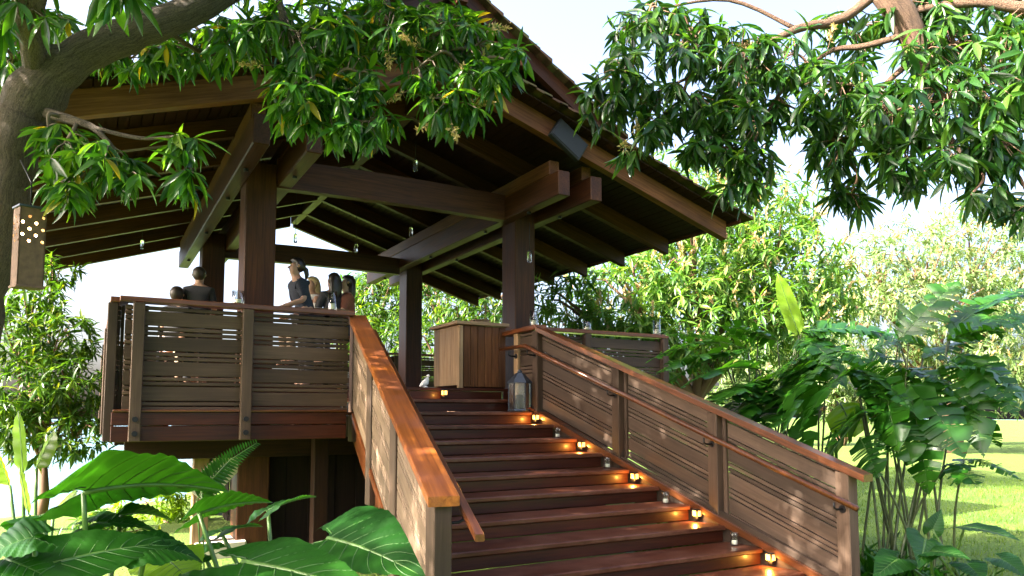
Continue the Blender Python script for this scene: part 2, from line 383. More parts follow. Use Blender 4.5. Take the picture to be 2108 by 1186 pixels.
def stair_rail(side):
    X = XR if side > 0 else XL
    lab = ('stair railing right of the steps with copper brown cap and long round handrail' if side > 0
           else 'stair railing left of the steps with glossy orange cap board')
    root = thing('stair_railing', (X(5.5), 5.5, 0), lab, 'railing', 'stair railings')
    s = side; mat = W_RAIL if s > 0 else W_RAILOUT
    dx = .06*s                                      # railing stands just outside the step ends
    foot = lambda y, o=0: L(X(y)+dx+o, y, nz(y))
    for i, y in enumerate(POSTS):
        f = foot(y); f.z = (H + nz(y) - .30) if i < 3 else 0
        top = H+nz(y)+1.0
        board('post', f, Vector((f.x, f.y, top)), .115, .125, W_RAIL, root, Vector((0, 1, 0)))
        if i in (1, 2):
            board('batten', L(X(y-.095)+dx, y-.095, nz(y-.095)+.07), L(X(y-.095)+dx, y-.095, nz(y-.095)+.985), .035, .045, W_RAIL, root, Vector((0, 1, 0)))
    for i in range(3):
        ya, yb = POSTS[i]-.07, POSTS[i+1]+.07
        if i: ya -= .05
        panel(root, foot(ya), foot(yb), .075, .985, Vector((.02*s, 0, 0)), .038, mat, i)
    # bottom rail along the nosing line, cap and handrail
    ye = 3.93 if s < 0 else 3.87
    vboard('bottom_rail', L(X(7.86)+dx*.6, 7.86, nz(7.8)+.035), L(X(ye+.2)+dx*.6, ye+.2, nz(ye+.2)+.035), .13, .07, W_CAPR, root)
    cw = .185 if s < 0 else .16
    vboard('cap_rail', L(X(7.72)+dx, 7.72, nz(7.72)+1.03), L(X(ye)+dx, ye, nz(ye)+1.03), cw, .058, W_CAP if s < 0 else W_CAPR, root)
    # handrail on the stair side
    hx = -s*.10
    if s > 0: pts = [L(XR(8.6)+hx, 8.42, .80), L(XR(7.8)+hx, 7.78, .80), L(XR(7.6)+hx, 7.6, nz(7.6)+.79), L(XR(3.86)+hx, 3.86, nz(3.86)+.80)]
    else: pts = [L(XL(7.6)+hx, 7.6, nz(7.6)+.93), L(XL(3.72)+hx, 3.72, nz(3.72)+.93)]
    if s > 0:
        hr = tube('handrail', pts, .024, W_CAPR, root, 10)
    else:
        hr = vboard('handrail', pts[0], pts[1], .055, .04, W_CAPR, root)
    for y in POSTS + ([8.2] if s > 0 else []):
        z = nz(y)+(.79 if s > 0 else .93)-.03; p = L(X(y)+hx, y, z)
        q = p+Vector((0, 0, -.06)); w = q+Vector((s*.125, 0, 0))
        br = tube('bracket', [p, p+Vector((0, 0, -.045)), q+Vector((s*.03, 0, 0)), w], .009, M_IRON, hr, 6)
        disc('rosette', w-Vector((s*.026, 0, 0)), (s, 0, 0), .033, .012, M_IRON, hr)
    if s > 0:       # level return at the top of the flight
        board('post', L(4.76, 8.30, .0), L(4.76, 8.30, 1.0), .10, .11, W_CNTLIT, root, Vector((0, 1, 0)))  # pale tone puts the light on this post into its colour
        board('cap_rail', L(4.72, 7.70, 1.03), L(4.80, 8.70, 1.03), .16, .058, W_CAPR, root)
        panel(root, L(4.74, 7.82, 0), L(4.76, 8.24, 0), .02, .985, Vector((0, 0, 0)), .036, mat, 1)
    return root
rail_l = stair_rail(-1); rail_r = stair_rail(1)

def straight_rail(name, pa, pb, posts, label, group, z0, top, bolts=False, fl=0, mat=W_RAIL, under=0.0, cw=.15):
    pa, pb = Vector(pa), Vector(pb); d = (pb-pa).normalized(); nrm = Vector((d.y, -d.x, 0))
    Ln = (pb-pa).length
    root = thing(name, (pa+pb)/2, label, 'railing', group)
    for t in posts:
        p = pa+d*t
        board('post', p+Vector((0, 0, -under))+nrm*.05, p+Vector((0, 0, top-.03))+nrm*.05, .10, .085, mat, root, Vector((0, 1, 0)) if abs(d.x) > .5 else Vector((1, 0, 0)))
        if bolts:
            for zz in (-.07, -.20): disc('bolt', p+nrm*.098+Vector((0, 0, zz)), nrm, .026, .014, M_IRON, root)
    ends = sorted(set([0]+list(posts)+[Ln]))
    for i in range(len(ends)-1):
        a, c = ends[i], ends[i+1]
        if c-a < .15: continue
        panel(root, pa+d*(a+.05), pa+d*(c-.05), z0, top-.05, Vector((0, 0, 0)), .036, mat, i)
        for e in (a+.07, c-.07): board('batten', pa+d*e+Vector((0, 0, z0))-nrm*.035, pa+d*e+Vector((0, 0, top-.04))-nrm*.035, .035, .03, mat, root, Vector((1, 0, 0)))
    board('cap_rail', pa+Vector((0, 0, top)), pb+Vector((0, 0, top)), cw, .05, W_CAPR, root)
    return root
DX0, DY0 = .17, 7.66
straight_rail('deck_railing', L(DX0, DY0, 0), L(2.36, DY0, 0), [.16, 1.12], 'slatted balcony railing with bolted posts on the front edge of the deck', 'deck railings', .01, 1.03, True, under=.27)
straight_rail('deck_railing', L(DX0, 15.2, 0), L(DX0, DY0+.02, 0), [.1, 2.5, 5.0, 7.46], 'slatted balcony railing along the left side of the deck seen end on', 'deck railings', .01, 1.03, under=.27)
straight_rail('deck_railing', L(4.86, 8.0, 0), L(6.95, 8.0, 0), [.72, 2.02], 'slatted terrace railing beyond the stair top in front of the sunlit trees', 'deck railings', .05, 1.04)
straight_rail('deck_railing', L(.3, 15.35, 0), L(6.95, 15.35, 0), [1.2, 3.4, 5.4], 'far slatted railing closing the back of the deck', 'deck railings', .31, 1.25)

# ------------------------------------------------------------------ deck
deck = thing('deck', (1.2, 8, 0), 'raised timber deck on posts with double fascia boards beneath the railing', 'deck')
for i, (z, h) in enumerate(((-.065, .125), (-.205, .145))):
    board('fascia_board', L(DX0-.03, DY0, z), L(2.30, DY0, z), .045+.01*i, h, W_RED, deck)
    board('fascia_board', L(DX0-.03, DY0+.04, z), L(DX0-.03, 15.3, z), .045, h, W_RED, deck)
    board('fascia_board', L(4.75, 7.98, z), L(6.98, 7.98, z), .045, h, W_RED, deck)
board('trim_board', L(DX0-.02, DY0-.03, .008), L(2.30, DY0-.03, .008), .06, .022, W_CAPR, deck)
for i in range(6): board('floor_board', L(DX0, DY0+.06+i*.145, -.02), L(2.48, DY0+.06+i*.145, -.02), .14, .03, W_RED, deck)
for i in range(48): board('floor_board', L(DX0 if i else 2.5, 8.54+.07+i*.145, .28), L(6.98, 8.54+.07+i*.145, .28), .14, .04, W_RED, deck)
for i in range(4): board('floor_board', L(4.70, 8.05+i*.145, -.02), L(6.98, 8.05+i*.145, -.02), .14, .03, W_RED, deck)
board('platform_riser', L(DX0+.02, 8.55, .13), L(2.5, 8.55, .13), .03, .26, W_RED, deck)
board('platform_riser', L(4.66, 8.55, .13), L(6.98, 8.55, .13), .03, .26, W_RED, deck)
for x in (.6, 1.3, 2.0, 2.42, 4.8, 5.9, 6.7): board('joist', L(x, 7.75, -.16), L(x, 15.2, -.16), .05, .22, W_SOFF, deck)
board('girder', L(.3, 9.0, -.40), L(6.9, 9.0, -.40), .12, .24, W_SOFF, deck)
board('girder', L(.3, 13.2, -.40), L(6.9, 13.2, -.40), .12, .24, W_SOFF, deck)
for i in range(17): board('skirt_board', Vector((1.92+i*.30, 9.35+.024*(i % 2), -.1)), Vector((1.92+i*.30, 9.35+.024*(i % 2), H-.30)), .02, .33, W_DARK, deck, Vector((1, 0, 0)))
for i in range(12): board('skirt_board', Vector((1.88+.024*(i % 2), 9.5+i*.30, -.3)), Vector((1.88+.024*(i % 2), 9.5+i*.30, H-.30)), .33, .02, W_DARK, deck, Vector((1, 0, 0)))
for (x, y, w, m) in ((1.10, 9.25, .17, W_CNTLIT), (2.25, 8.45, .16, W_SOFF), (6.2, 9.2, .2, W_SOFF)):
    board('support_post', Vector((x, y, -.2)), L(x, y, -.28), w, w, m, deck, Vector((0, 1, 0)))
board('footing', Vector((1.32, 9.3, -.2)), Vector((1.32, 9.3, .18)), .55, .5, M_CONC, deck, Vector((0, 1, 0)), .02)
# sloping concrete brace head under the balcony
board('brace', L(1.05, 9.2, -.95), L(1.6, 9.2, -.35), .14, .30, M_CONC, deck)

# ------------------------------------------------------------------ pavilion
XC = 3.49; ZB = 2.73
pav = thing('pavilion', (XC, 11.4, 0), 'open timber pavilion with twin beams, square pillars and a wide shingled gable roof', 'pavilion')
for (x0, x1, y0) in ((1.48, 1.84, 9.12), (5.18, 5.51, 9.14), (5.18, 5.51, 13.40), (1.48, 1.84, 13.2)):
    xm = (x0+x1)/2
    board('pillar', Vector((xm, y0+.20, -.1 if y0 < 10 else -1.2)), L(xm, y0+.20, 3.0), .40, x1-x0, W_BEAM, pav, Vector((1, 0, 0)), .012)
for (a, c) in ((1.30, 1.48), (1.84, 2.02), (5.00, 5.18), (5.50, 5.68)):
    x = (a+c)/2
    board('beam', L(x, 7.72, ZB+.16), L(x, 15.3, ZB+.16), c-a-.006, .32, W_BEAM, pav, c=.012)
    board('beam', L(x, 7.95, ZB+.42), L(x, 15.3, ZB+.42), c-a-.03, .194, W_BARGE, pav, c=.012)
    for yy in (8.6, 9.9, 12.0, 14.4): disc('bolt', L(x, yy, ZB-.004), (0, 0, -1), .028, .03, M_IRON, pav)
for (y, z0, z1) in ((9.20, 2.72, 3.08), (13.4, 2.62, 2.93)):
    # slightly arched tie beam
    V = []; F = []; N = 12; xa, xb = 1.83, 5.01
    for i in range(N+1):
        t = i/N; x = xa+(xb-xa)*t; ar = .03*math.sin(math.pi*t)
        for (dy, dz) in ((-.07, z0+ar*.7), (.07, z0+ar*.7), (.07, z1+ar), (-.07, z1+ar)): V.append((x-xa, dy, dz))
    for i in range(N):
        for k in range(4): F.append((i*4+k, i*4+(k+1) % 4, i*4+4+(k+1) % 4, i*4+4+k))
    F.append((3, 2, 1, 0)); F.append((N*4, N*4+1, N*4+2, N*4+3))
    link('tie_beam', mesh('tie_beam', V, F), W_BEAM, pav, Matrix.Translation(L(xa, y, 0)))
PITCHM = .315; XE = 4.40                      # half span to the rafter tips
def ru(x, up=0): return 3.49+.52-PITCHM*(abs(x-XC)-.6)*1.0+up     # rafter centre line
E_TIP = 2.62
def rz(x): return E_TIP+PITCHM*(XE-abs(x-XC))     # rafter centre height
YS = [7.90+1.12*k for k in range(8)]
for s in (-1, 1):
    for k, y in enumerate(YS):
        # rafter with a plumb cut tail
        w = .10 if k else .12; h = .235 if k else .27
        vboard('rafter', L(XC+s*.03, y-(.12 if k == 0 else 0), rz(XC)), L(XC+s*XE, y-(.12 if k == 0 else 0), rz(XC+s*XE)), w, h, W_BEAM if k else W_BARGE, pav)
    # soffit boards running along the roof (too narrow to pick apart: one part)
    V = []; F = []
    nb = 40; wd = (XE+.1)/nb
    for i in range(nb):
        x0 = .02+i*wd; x1 = x0+wd-.012; j = random.uniform(0, .004)
        zz = lambda x: E_TIP+PITCHM*(XE-x)+.122
        b0 = len(V)
        for y in (7.52, 15.85):
            for (x, dz) in ((x0, j), (x1, j), (x1, .022+j), (x0, .022+j)): V.append((s*x, y, zz(x)+dz))
        q = [(0, 1, 2, 3), (7, 6, 5, 4), (0, 4, 5, 1), (1, 5, 6, 2), (2, 6, 7, 3), (3, 7, 4, 0)]
        F += [tuple(b0+v for v in (f if s > 0 else f[::-1])) for f in q]
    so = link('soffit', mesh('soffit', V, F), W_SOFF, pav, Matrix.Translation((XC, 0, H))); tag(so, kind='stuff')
    # lapped shingle courses
    nc = 20; wd = (XE+.11)/nc
    for i in range(nc):
        x0, x1 = i*wd-.02, (i+1)*wd+.10
        zz = lambda x: E_TIP+PITCHM*(XE-x)+.122+.05
        p0 = L(XC+s*x0, 7.40, zz(x0)); 
        b = .045
        V = [(s*x0, 0, 0), (s*x1, 0, -PITCHM*(x1-x0)), (s*x1, 0, -PITCHM*(x1-x0)+b), (s*x0, 0, .012)]
        V = [(v[0]-s*x0, v[1], v[2]) for v in V]+[(v[0]-s*x0, 8.5, v[2]) for v in V]
        F = [(0, 1, 2, 3), (7, 6, 5, 4), (0, 4, 5, 1), (1, 5, 6, 2), (2, 6, 7, 3), (3, 7, 4, 0)]
        link('shingle_course', mesh('shingle_course', V, [f if s > 0 else f[::-1] for f in F]), W_SHIN, pav, Matrix.Translation(p0))
    board('fascia', L(XC+s*(XE+.06), 7.5, rz(XC+XE)+.10), L(XC+s*(XE+.06), 15.8, rz(XC+XE)+.10), .025, .07, W_BEAM, pav)
    # steep raised cap roof over the ridge
    zr, zk, xk = 5.02, 3.56, 2.32
    slope = (zr-zk)/xk
    for i in range(14):
        x0, x1 = i*xk/14-.01, (i+1)*xk/14+.07
        zz = lambda x: zr-slope*x
        V = [(0, 0, 0), (s*(x1-x0), 0, -slope*(x1-x0)), (s*(x1-x0), 0, -slope*(x1-x0)+.05), (0, 0, .014)]
        V = V+[(v[0], 8.0, v[2]) for v in V]
        F = [(0, 1, 2, 3), (7, 6, 5, 4), (0, 4, 5, 1), (1, 5, 6, 2), (2, 6, 7, 3), (3, 7, 4, 0)]
        link('shingle_course', mesh('shingle_course', V, [f if s > 0 else f[::-1] for f in F]), W_SHIN, pav, Matrix.Translation(L(XC+s*x0, 7.42+random.uniform(-.02, .02), zz(x0))))
    for k, y in enumerate([7.58+1.3*j for j in range(6)]):
        vboard('rafter', L(XC+s*.03, y, zr-.12), L(XC+s*xk*.97, y, zk-.06), .09, .2, W_BEAM, pav)
board('ridge_beam', L(XC, 7.3, 4.02), L(XC, 15.5, 4.02), .14, .26, W_BEAM, pav)
board('ridge_beam', L(XC, 7.35, 4.78), L(XC, 15.2, 4.78), .12, .24, W_BEAM, pav)
board('collar_tie', L(XC-1.0, 7.60, 4.30), L(XC+1.0, 7.60, 4.30), .10, .22, W_BARGE, pav)

# dark box under the right barge
spk = thing('loudspeaker', L(5.1, 7.36, 3.2), 'dark square box hung from the right barge rafter of the roof', 'loudspeaker')
def box_between(name, c, sx, sy, sz, mat, parent, rot=None, ch=.01):
    V, F = chamfer_box(sx, sy, sz, ch); M = Matrix.Translation(Vector(c)) @ (rot or Matrix.Identity(4)) @ Matrix.Translation((-sx/2, 0, 0))
    return link(name, mesh(name, V, F), mat, parent, M)
rot = Matrix.Rotation(math.atan(PITCHM)+.28, 4, 'Y')
box_between('cabinet', L(5.10, 7.64, 3.42), .50, .09, .28, M_SPK, spk, rot)
box_between('grille', L(5.10, 7.591, 3.42), .46, .010, .24, M_SPK, spk, rot, .003)
board('bracket', L(5.10, 7.66, 3.42), L(5.10, 7.76, 3.45), .05, .04, M_IRON, spk)

# ------------------------------------------------------------------ counter
cnt = thing('counter', L(4.35, 8.9, .3), 'wooden host counter with vertical boards and side tinted as if sunlit at the top of the stairs', 'counter')
cx0, cx1, cy0, cy1 = 4.09, 4.78, 8.70, 9.48
for i in range(6):
    wd = (cx1-cx0-.06)/6
    board('front_board', L(cx0+.06+wd*(i+.5), cy0, .32), L(cx0+.06+wd*(i+.5), cy0, 1.12), .025, wd-.006, W_CNT, cnt, Vector((1, 0, 0)))
for i in range(4):
    wd = (cy1-cy0-.02)/4
    board('side_board', L(cx0, cy0+.02+wd*(i+.5), .34), L(cx0, cy0+.02+wd*(i+.5), 1.12), wd-.004, .025, W_CNTLIT, cnt, Vector((1, 0, 0)))  # paler than the front boards: sunlight on this side painted in
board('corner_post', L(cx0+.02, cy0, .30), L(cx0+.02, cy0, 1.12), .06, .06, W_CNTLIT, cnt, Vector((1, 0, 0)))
board('back_board', L(cx0+.03, cy1, .72), L(cx1, cy1, .72), .025, .78, W_CNT, cnt)
board('plinth', L(cx0+.05, cy0+.035, .325), L(cx1, cy0+.035, .325), .03, .05, W_SOFF, cnt)
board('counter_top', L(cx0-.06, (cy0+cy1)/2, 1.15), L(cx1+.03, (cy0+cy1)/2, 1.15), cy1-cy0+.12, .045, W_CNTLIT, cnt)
mb = thing('menu_box', L(4.55, 9.0, 1.175), 'small pale box lying on the counter top beside the pillar', 'box')
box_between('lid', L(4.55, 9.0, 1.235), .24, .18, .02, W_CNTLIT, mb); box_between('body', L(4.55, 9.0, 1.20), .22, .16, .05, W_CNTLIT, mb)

# ------------------------------------------------------------------ candles, lamps
def hurricane(p, label, r=.055, h=.17):
    t = thing('hurricane_candle', p, label, 'candle', 'glass hurricane candles on the rails')
    lathe('glass', [(r*.98, .0), (r, .006), (r, h), (r-.004, h), (r-.004, .01), (.001, .01)], p, M_GLASS, t, 24, closed=False)
    lathe('candle', [(r*.62, .011), (r*.62, h*.36), (.003, h*.36)], p, M_WAX, t, 14, False)
    return t
hurricane(L(1.20, DY0, 1.056), 'glass candle cylinder on the balcony rail in front of the big left pillar', .058, .13)
hurricane(L(2.14, DY0, 1.056), 'tall glass candle cylinder on the balcony rail near the stair', .045, .20)
hurricane(L(4.72, 7.86, 1.06), 'tall glass candle cylinder where the right stair cap begins', .05, .19)
hurricane(L(5.62, 8.0, 1.066), 'short glass candle on the far terrace railing', .055, .12)
hurricane(L(6.80, 8.0, 1.066), 'tall glass candle at the end of the far terrace railing', .055, .21)
for k, w in ((2, 'second'), (4, 'fourth'), (6, 'sixth'), (8, 'eighth')):
    y = Y0-TR*k+.17; p = L(XR(y)-.12, y, -RI*k+.001)
    t = thing('candle_jar', p, f'small clear glass candle jar on the {w} tread below the stair lantern', 'candle', 'glass candle jars on the treads')
    lathe('glass', [(.034, 0), (.040, .01), (.034, .05), (.028, .075), (.040, .115), (.037, .115), (.025, .076), (.030, .05), (.034, .014), (.001, .012)], p, M_GLASS, t, 20, closed=False)
    lathe('candle', [(.026, .014), (.026, .045), (.002, .046)], p, M_WAX, t, 12, False)
ORD = {1: 'uppermost', 3: 'second from the top', 5: 'third from the top', 7: 'fourth from the top', 9: 'lowest'}
def step_light(p, label, power=.42, d=Vector((-1, 0, 0))):
    t = thing('step_light', p, label, 'lamp', 'step lights along the stair')
    side = Vector((0, 1, 0))
    box_between('housing', p, .05, .085, .095, M_IRON, t, None, .006)
    box_between('lens', p+Vector((-.026, 0, .008)), .008, .045, .05, M_GLOW, t, None, .002)
    box_between('lens', p+Vector((0, -.044, .008)), .034, .006, .05, M_GLOW, t, None, .002)
    li = bpy.data.lights.new('step_glow', 'POINT'); li.energy = power*1.9; li.color = (1, .44, .07); li.shadow_soft_size = .015
    lo = bpy.data.objects.new('step_glow', li); COL.objects.link(lo); lo.parent = t; lo.matrix_parent_inverse = mtx(t).inverted(); lo.location = p+Vector((-.05, -.035, -.02))
    return t
for k in (1, 3, 5, 7, 9):
    y = Y0-TR*k+TR-.10
    step_light(L(XR(y)-.028, y, -RI*k+.075), f'lit black step light on the right stringer, {ORD[k]} of the row')
step_light(L(3.78, 8.45, .225), 'lit black step light on the top riser in front of the counter', .12)

lan = thing('lantern', L(4.54, 7.90, .0), 'dark metal glass sided lantern standing at the top of the stairs', 'lantern')
lp = L(4.54, 7.90, .002)
lathe('base', [(.145, 0), (.15, .012), (.14, .03)], lp, M_SLATE, lan, 6, False)
lathe('roof', [(.155, .345), (.15, .362), (.062, .455), (.05, .47)], lp, M_SLATE, lan, 6, False)
lathe('finial', [(.03, .47), (.035, .485), (.02, .50), (.012, .515)], lp, M_SLATE, lan, 10)
for k in range(6):
    a0, a1 = 2*math.pi*(k+.5)/6, 2*math.pi*(k+1.5)/6
    q0, q1 = Vector((math.cos(a0), math.sin(a0), 0))*.135, Vector((math.cos(a1), math.sin(a1), 0))*.135
    board('frame_bar', lp+q0+Vector((0, 0, .03)), lp+q0+Vector((0, 0, .345)), .014, .014, M_SLATE, lan, Vector((0, 1, 0)), .002)
    board('pane', lp+(q0+q1)/2*.985+Vector((0, 0, .032)), lp+(q0+q1)/2*.985+Vector((0, 0, .343)), .004, .118, M_FROST, lan, (q1-q0).normalized(), .001)
lathe('candle', [(.045, .031), (.045, .20), (.003, .205)], lp, M_WAX, lan, 16)

def pendant(p, drop, label):
    t = thing('pendant_lamp', p, label, 'lamp', 'small lamps hung from the rafters')
    tube('cord', [p+Vector((0, 0, drop)), p+Vector((0, 0, .16))], .004, M_IRON, t, 6)
    lathe('cap', [(.022, .145), (.022, .16), (.008, .168)], p, M_IRON, t, 10)
    lathe('glass', [(.028, 0), (.031, .01), (.031, .14), (.022, .146)], p, M_FROST, t, 14)
    return t
pendant(at(1090, 540, 10.0), .55, 'slim glass pendant lamp hanging beside the right front pillar')
pendant(at(846, 487, 12.0), .5, 'slim pendant lamp hanging above the far end of the right beam')
pendant(at(608, 500, 13.0), .9, 'slim pendant lamp hanging right of the left front pillar')
pendant(at(855, 352, 9.9), .6, 'slim pendant lamp hanging high under the ridge beneath the leaves')
pendant(at(292, 512, 12.5), .55, 'slim pendant lamp hanging under the left roof slope')
pendant(at(733, 520, 12.8), .8, 'slim pendant lamp hanging above the far tie beam')

# pierced hanging lantern at the far left
hl = thing('pierced_lantern', at(52, 592, 4.3), 'tall pierced clay lantern with rows of glowing holes hanging from the left tree', 'lantern')
hp = at(55, 592, 4.3)
def pierced(w, h, hole_rows, cols):
    V = []; F = []
    n = hole_rows; 
    for r in range(n):
        for c in range(cols):
            x0, x1 = -w/2+w*c/cols, -w/2+w*(c+1)/cols; z0, z1 = h*r/n, h*(r+1)/n
            hole = r >= n*.48 and r < n-1 and (r+c) % 2 == 0
            b = len(V)
            if not hole:
                V += [(x0, 0, z0), (x1, 0, z0), (x1, 0, z1), (x0, 0, z1)]; F.append((b, b+1, b+2, b+3)); continue
            cx, cz, rr = (x0+x1)/2, (z0+z1)/2, min(x1-x0, z1-z0)*.26
            outer = [(x1, 0, cz), (x1, 0, z1), (cx, 0, z1), (x0, 0, z1), (x0, 0, cz), (x0, 0, z0), (cx, 0, z0), (x1, 0, z0)]
            inner = [(cx+rr*math.cos(math.pi/4*k), 0, cz+rr*math.sin(math.pi/4*k)) for k in range(8)]
            V += outer+inner
            for k in range(8): F.append((b+k, b+(k+1) % 8, b+8+(k+1) % 8, b+8+k))
    return V, F
for k in range(4):
    V, F = pierced(.135, .46, 13, 4); me = mesh('wall', V, F)
    M = Matrix.Translation(hp) @ Matrix.Rotation(R(3), 4, 'X') @ Matrix.Rotation(R(90*k+18), 4, 'Z') @ Matrix.Translation((0, -.0675, 0))
    o = link('wall', me, M_TERRA, hl, M)
    sm = o.modifiers.new('thick', 'SOLIDIFY'); sm.thickness = .008; sm.offset = -1
tilt = Matrix.Translation(hp) @ Matrix.Rotation(R(3), 4, 'X') @ Matrix.Rotation(R(18), 4, 'Z')
V, F = chamfer_box(.15, .15, .014, .003)
link('lid', mesh('lid', V, F), M_SLATE, hl, tilt @ Matrix.Translation((-.075, 0, .466)))
link('floor', mesh('floor', V, F), M_TERRA, hl, tilt @ Matrix.Translation((-.075, 0, .0)))
lathe('bulb', [(.006, -.06), (.045, -.03), (.045, .14), (.008, .16)], tilt @ Vector((0, 0, .25)), M_FLAME, hl, 12)
tube('hanger', [tilt @ Vector((0, 0, .47)), tilt @ Vector((.0, .01, .62)), at(42, 330, 4.45)], .004, M_IRON, hl, 6)

# ------------------------------------------------------------------ people
def skin_mesh(name, verts, edges, mat, parent, origin, sub=2):
    """verts: (Vector, radius)"""
    me = bpy.data.meshes.new(name); me.from_pydata([tuple(v-origin) for v, r in verts], edges, []); me.update()
    o = link(name, me, mat, parent, Matrix.Translation(origin))
    o.modifiers.new('skin', 'SKIN'); s = o.modifiers.new('sub', 'SUBSURF'); s.levels = sub; s.render_levels = sub
    o.modifiers['skin'].use_smooth_shade = True
    for i, (v, r) in enumerate(verts): me.skin_vertices[0].data[i].radius = (r, r) if not isinstance(r, tuple) else r
    me.skin_vertices[0].data[0].use_root = True
    return o
def person(base, face, label, hair, shirt, pants, pose='stand', lean=.0, longhair=False, group='people at the bar tables', seat=.78):
    """base: floor point; face: horizontal angle the person looks along; pose stand or sit"""
    root = thing('person', base, label, 'person', group)
    f = Vector((math.cos(face), math.sin(face), 0)); s = Vector((-f.y, f.x, 0)); up = Vector((0, 0, 1))
    def B(a, b_, c): return Vector(base)+f*a+s*b_+up*c
    hip = B(0, 0, .95) if pose == 'stand' else B(0, 0, seat+.12)
    tdir = (up*math.cos(lean)+f*math.sin(lean)).normalized()
    T = lambda h, a=0, b_=0: hip+tdir*min(h, .5)+up*(max(0, h-.5)*.80)+f*a+s*b_      # the head is held upright
    V = []; E = []
    def add(p, r, par=None):
        V.append((p, r)); i = len(V)-1
        if par is not None: E.append((par, i))
        return i
    pel = add(hip, (.155, .12)); wai = add(T(.17), (.135, .105), pel); che = add(T(.36), (.155, .115), wai); sh = add(T(.47), (.11, .09), che)
    nk = add(T(.55), .052, sh); jaw = add(T(.62, .02), (.062, .07), nk); hd = add(T(.71, .012), (.075, .092), jaw); tp = add(T(.80, 0), (.045, .05), hd)
    clothes = {'torso': [0, 1, 2, 3]}
    for q in (-1, 1):
        a = add(T(.46, 0, q*.15), .062, sh)
        if pose == 'stand': el = T(.20, .05, q*.21); wr = T(.12, .27, q*.15); 
        else: el = T(.22, .10, q*.22); wr = T(.16, .34, q*.14)
        e = add(el, .043, a); w = add(wr, .030, e)
        hdv = (wr-el).normalized(); pm = add(wr+hdv*.06, (.036, .018), w)
        for k in range(4):
            o = s*((k-1.5)*.019); kn = add(wr+hdv*.10+o, .0095, pm); add(wr+hdv*(.155-.008*abs(k-1.2))+o-up*.02, .0085, kn)
        th = add(wr+hdv*.065-s*(q*.035), .0105, pm); add(wr+hdv*.10-s*(q*.05)-up*.008, .009, th)
        lg = add(hip+s*(q*.09)-up*.04, .088, pel)
        if pose == 'stand': kn_ = B(.02, q*.10, .50); an = B(-.02, q*.11, .09)
        else: kn_ = hip+f*.42+s*(q*.10)-up*.06; an = kn_-up*.42-f*.06
        kk = add(kn_, .058, lg); aa = add(an, .040, kk); add(an+f*.14-up*.05, .035, aa)
    skin_mesh('body', V, E, M_SKIN, root, hip)
    # shirt
    S = [(hip-tdir*.02, (.168, .132)), (T(.17), (.150, .118)), (T(.36), (.170, .128)), (T(.475), (.118, .096)), (T(.53), .062)]; SE = [(0, 1), (1, 2), (2, 3), (3, 4)]
    for q in (-1, 1):
        i = len(S); S.append((T(.455, 0, q*.155), .074)); SE.append((3, i))
        el = T(.20, .05, q*.21) if pose == 'stand' else T(.22, .10, q*.22)
        S.append((T(.455, 0, q*.155).lerp(el, .95), .055)); SE.append((i, i+1))
    skin_mesh('shirt', S, SE, shirt, root, hip)
    Pn = [(hip, (.17, .134))]; PE = []
    for q in (-1, 1):
        if pose == 'stand': kn_ = B(.02, q*.10, .50); an = B(-.02, q*.11, .10)
        else: kn_ = hip+f*.42+s*(q*.10)-up*.06; an = kn_-up*.40-f*.06
        i = len(Pn); Pn += [(hip+s*(q*.09)-up*.05, .098), (kn_, .072), (an, .058)]; PE += [(0, i), (i, i+1), (i+1, i+2)]
    skin_mesh('trousers', Pn, PE, pants, root, hip)
    # hair: a cap over crown and back of the skull, plus length behind
    R3 = Matrix((f, s, up)).transposed()
    def blob(name, c, rad, mat, cut=None):
        V = []; F = []; n_, m_ = 16, 10
        for i in range(m_+1):
            th = math.pi*i/m_
            for k in range(n_):
                ph = 2*math.pi*k/n_; v = Vector((math.sin(th)*math.cos(ph), math.sin(th)*math.sin(ph), math.cos(th)))
                if cut and v.x > .1 and v.z < .45: v.x *= .35        # face left free
                V.append(R3 @ Vector((v.x*rad[0], v.y*rad[1], v.z*rad[2]))*random.uniform(.97, 1.03))
        for i in range(m_):
            for k in range(n_): F.append((i*n_+k, (i+1)*n_+k, (i+1)*n_+(k+1) % n_, i*n_+(k+1) % n_))
        return link(name, mesh(name, V, F, True), mat, root, Matrix.Translation(c))
    blob('hair', T(.745, -.012), (.112, .092, .105), hair, True)
    if longhair == 'tail': tube('ponytail', [T(.72, -.095), T(.68, -.13), T(.60, -.145), T(.50, -.13)], [.03, .036, .03, .008], hair, root, 8)
    elif longhair: blob('long_hair', T(.60, -.065), (.062, .100, .21), hair)
    for q in (-1, 1):
        lathe('eye', [(.001, -.008), (.009, 0), (.001, .008)], T(.715, .085, q*.032), M_HAIRD, root, 8)
        tube('ear', [T(.70, .0, q*.078), T(.725, -.01, q*.088), T(.74, -.005, q*.080)], [.012, .015, .01], M_SKIN, root, 6)
    tube('nose', [T(.72, .088), T(.69, .108), T(.68, .09)], [.008, .014, .008], M_SKIN, root, 6)
    tube('mouth', [T(.655, .083, -.02), T(.653, .09), T(.655, .083, .02)], [.004, .006, .004], M_REDC, root, 5)
    return root
DK = .302
def fl(px, d): 
    p = at(px, 700, d); return L(p.x, p.y, DK)
person(fl(405, 10.4), R(75), 'standing person in dark shirt with short hair beside the left back pillar', M_HAIRG, M_DARKC, M_DARKC, 'stand', .05)
person(fl(632, 9.75), R(185), 'person in navy shirt with dark hair bending towards the left by the big pillar', M_HAIRD, M_NAVY, M_DARKC, 'stand', .34, 'tail')
person(fl(358, 10.2), R(60), 'seated person with grey brown hair left of the standing one behind the rail', M_HAIRG, M_DARKC, M_TAN, 'sit', .1, seat=.52)
person(fl(640, 10.9), R(200), 'seated blond person behind the one bending in navy', M_HAIRB, M_LINEN, M_TAN, 'sit', .0, True)
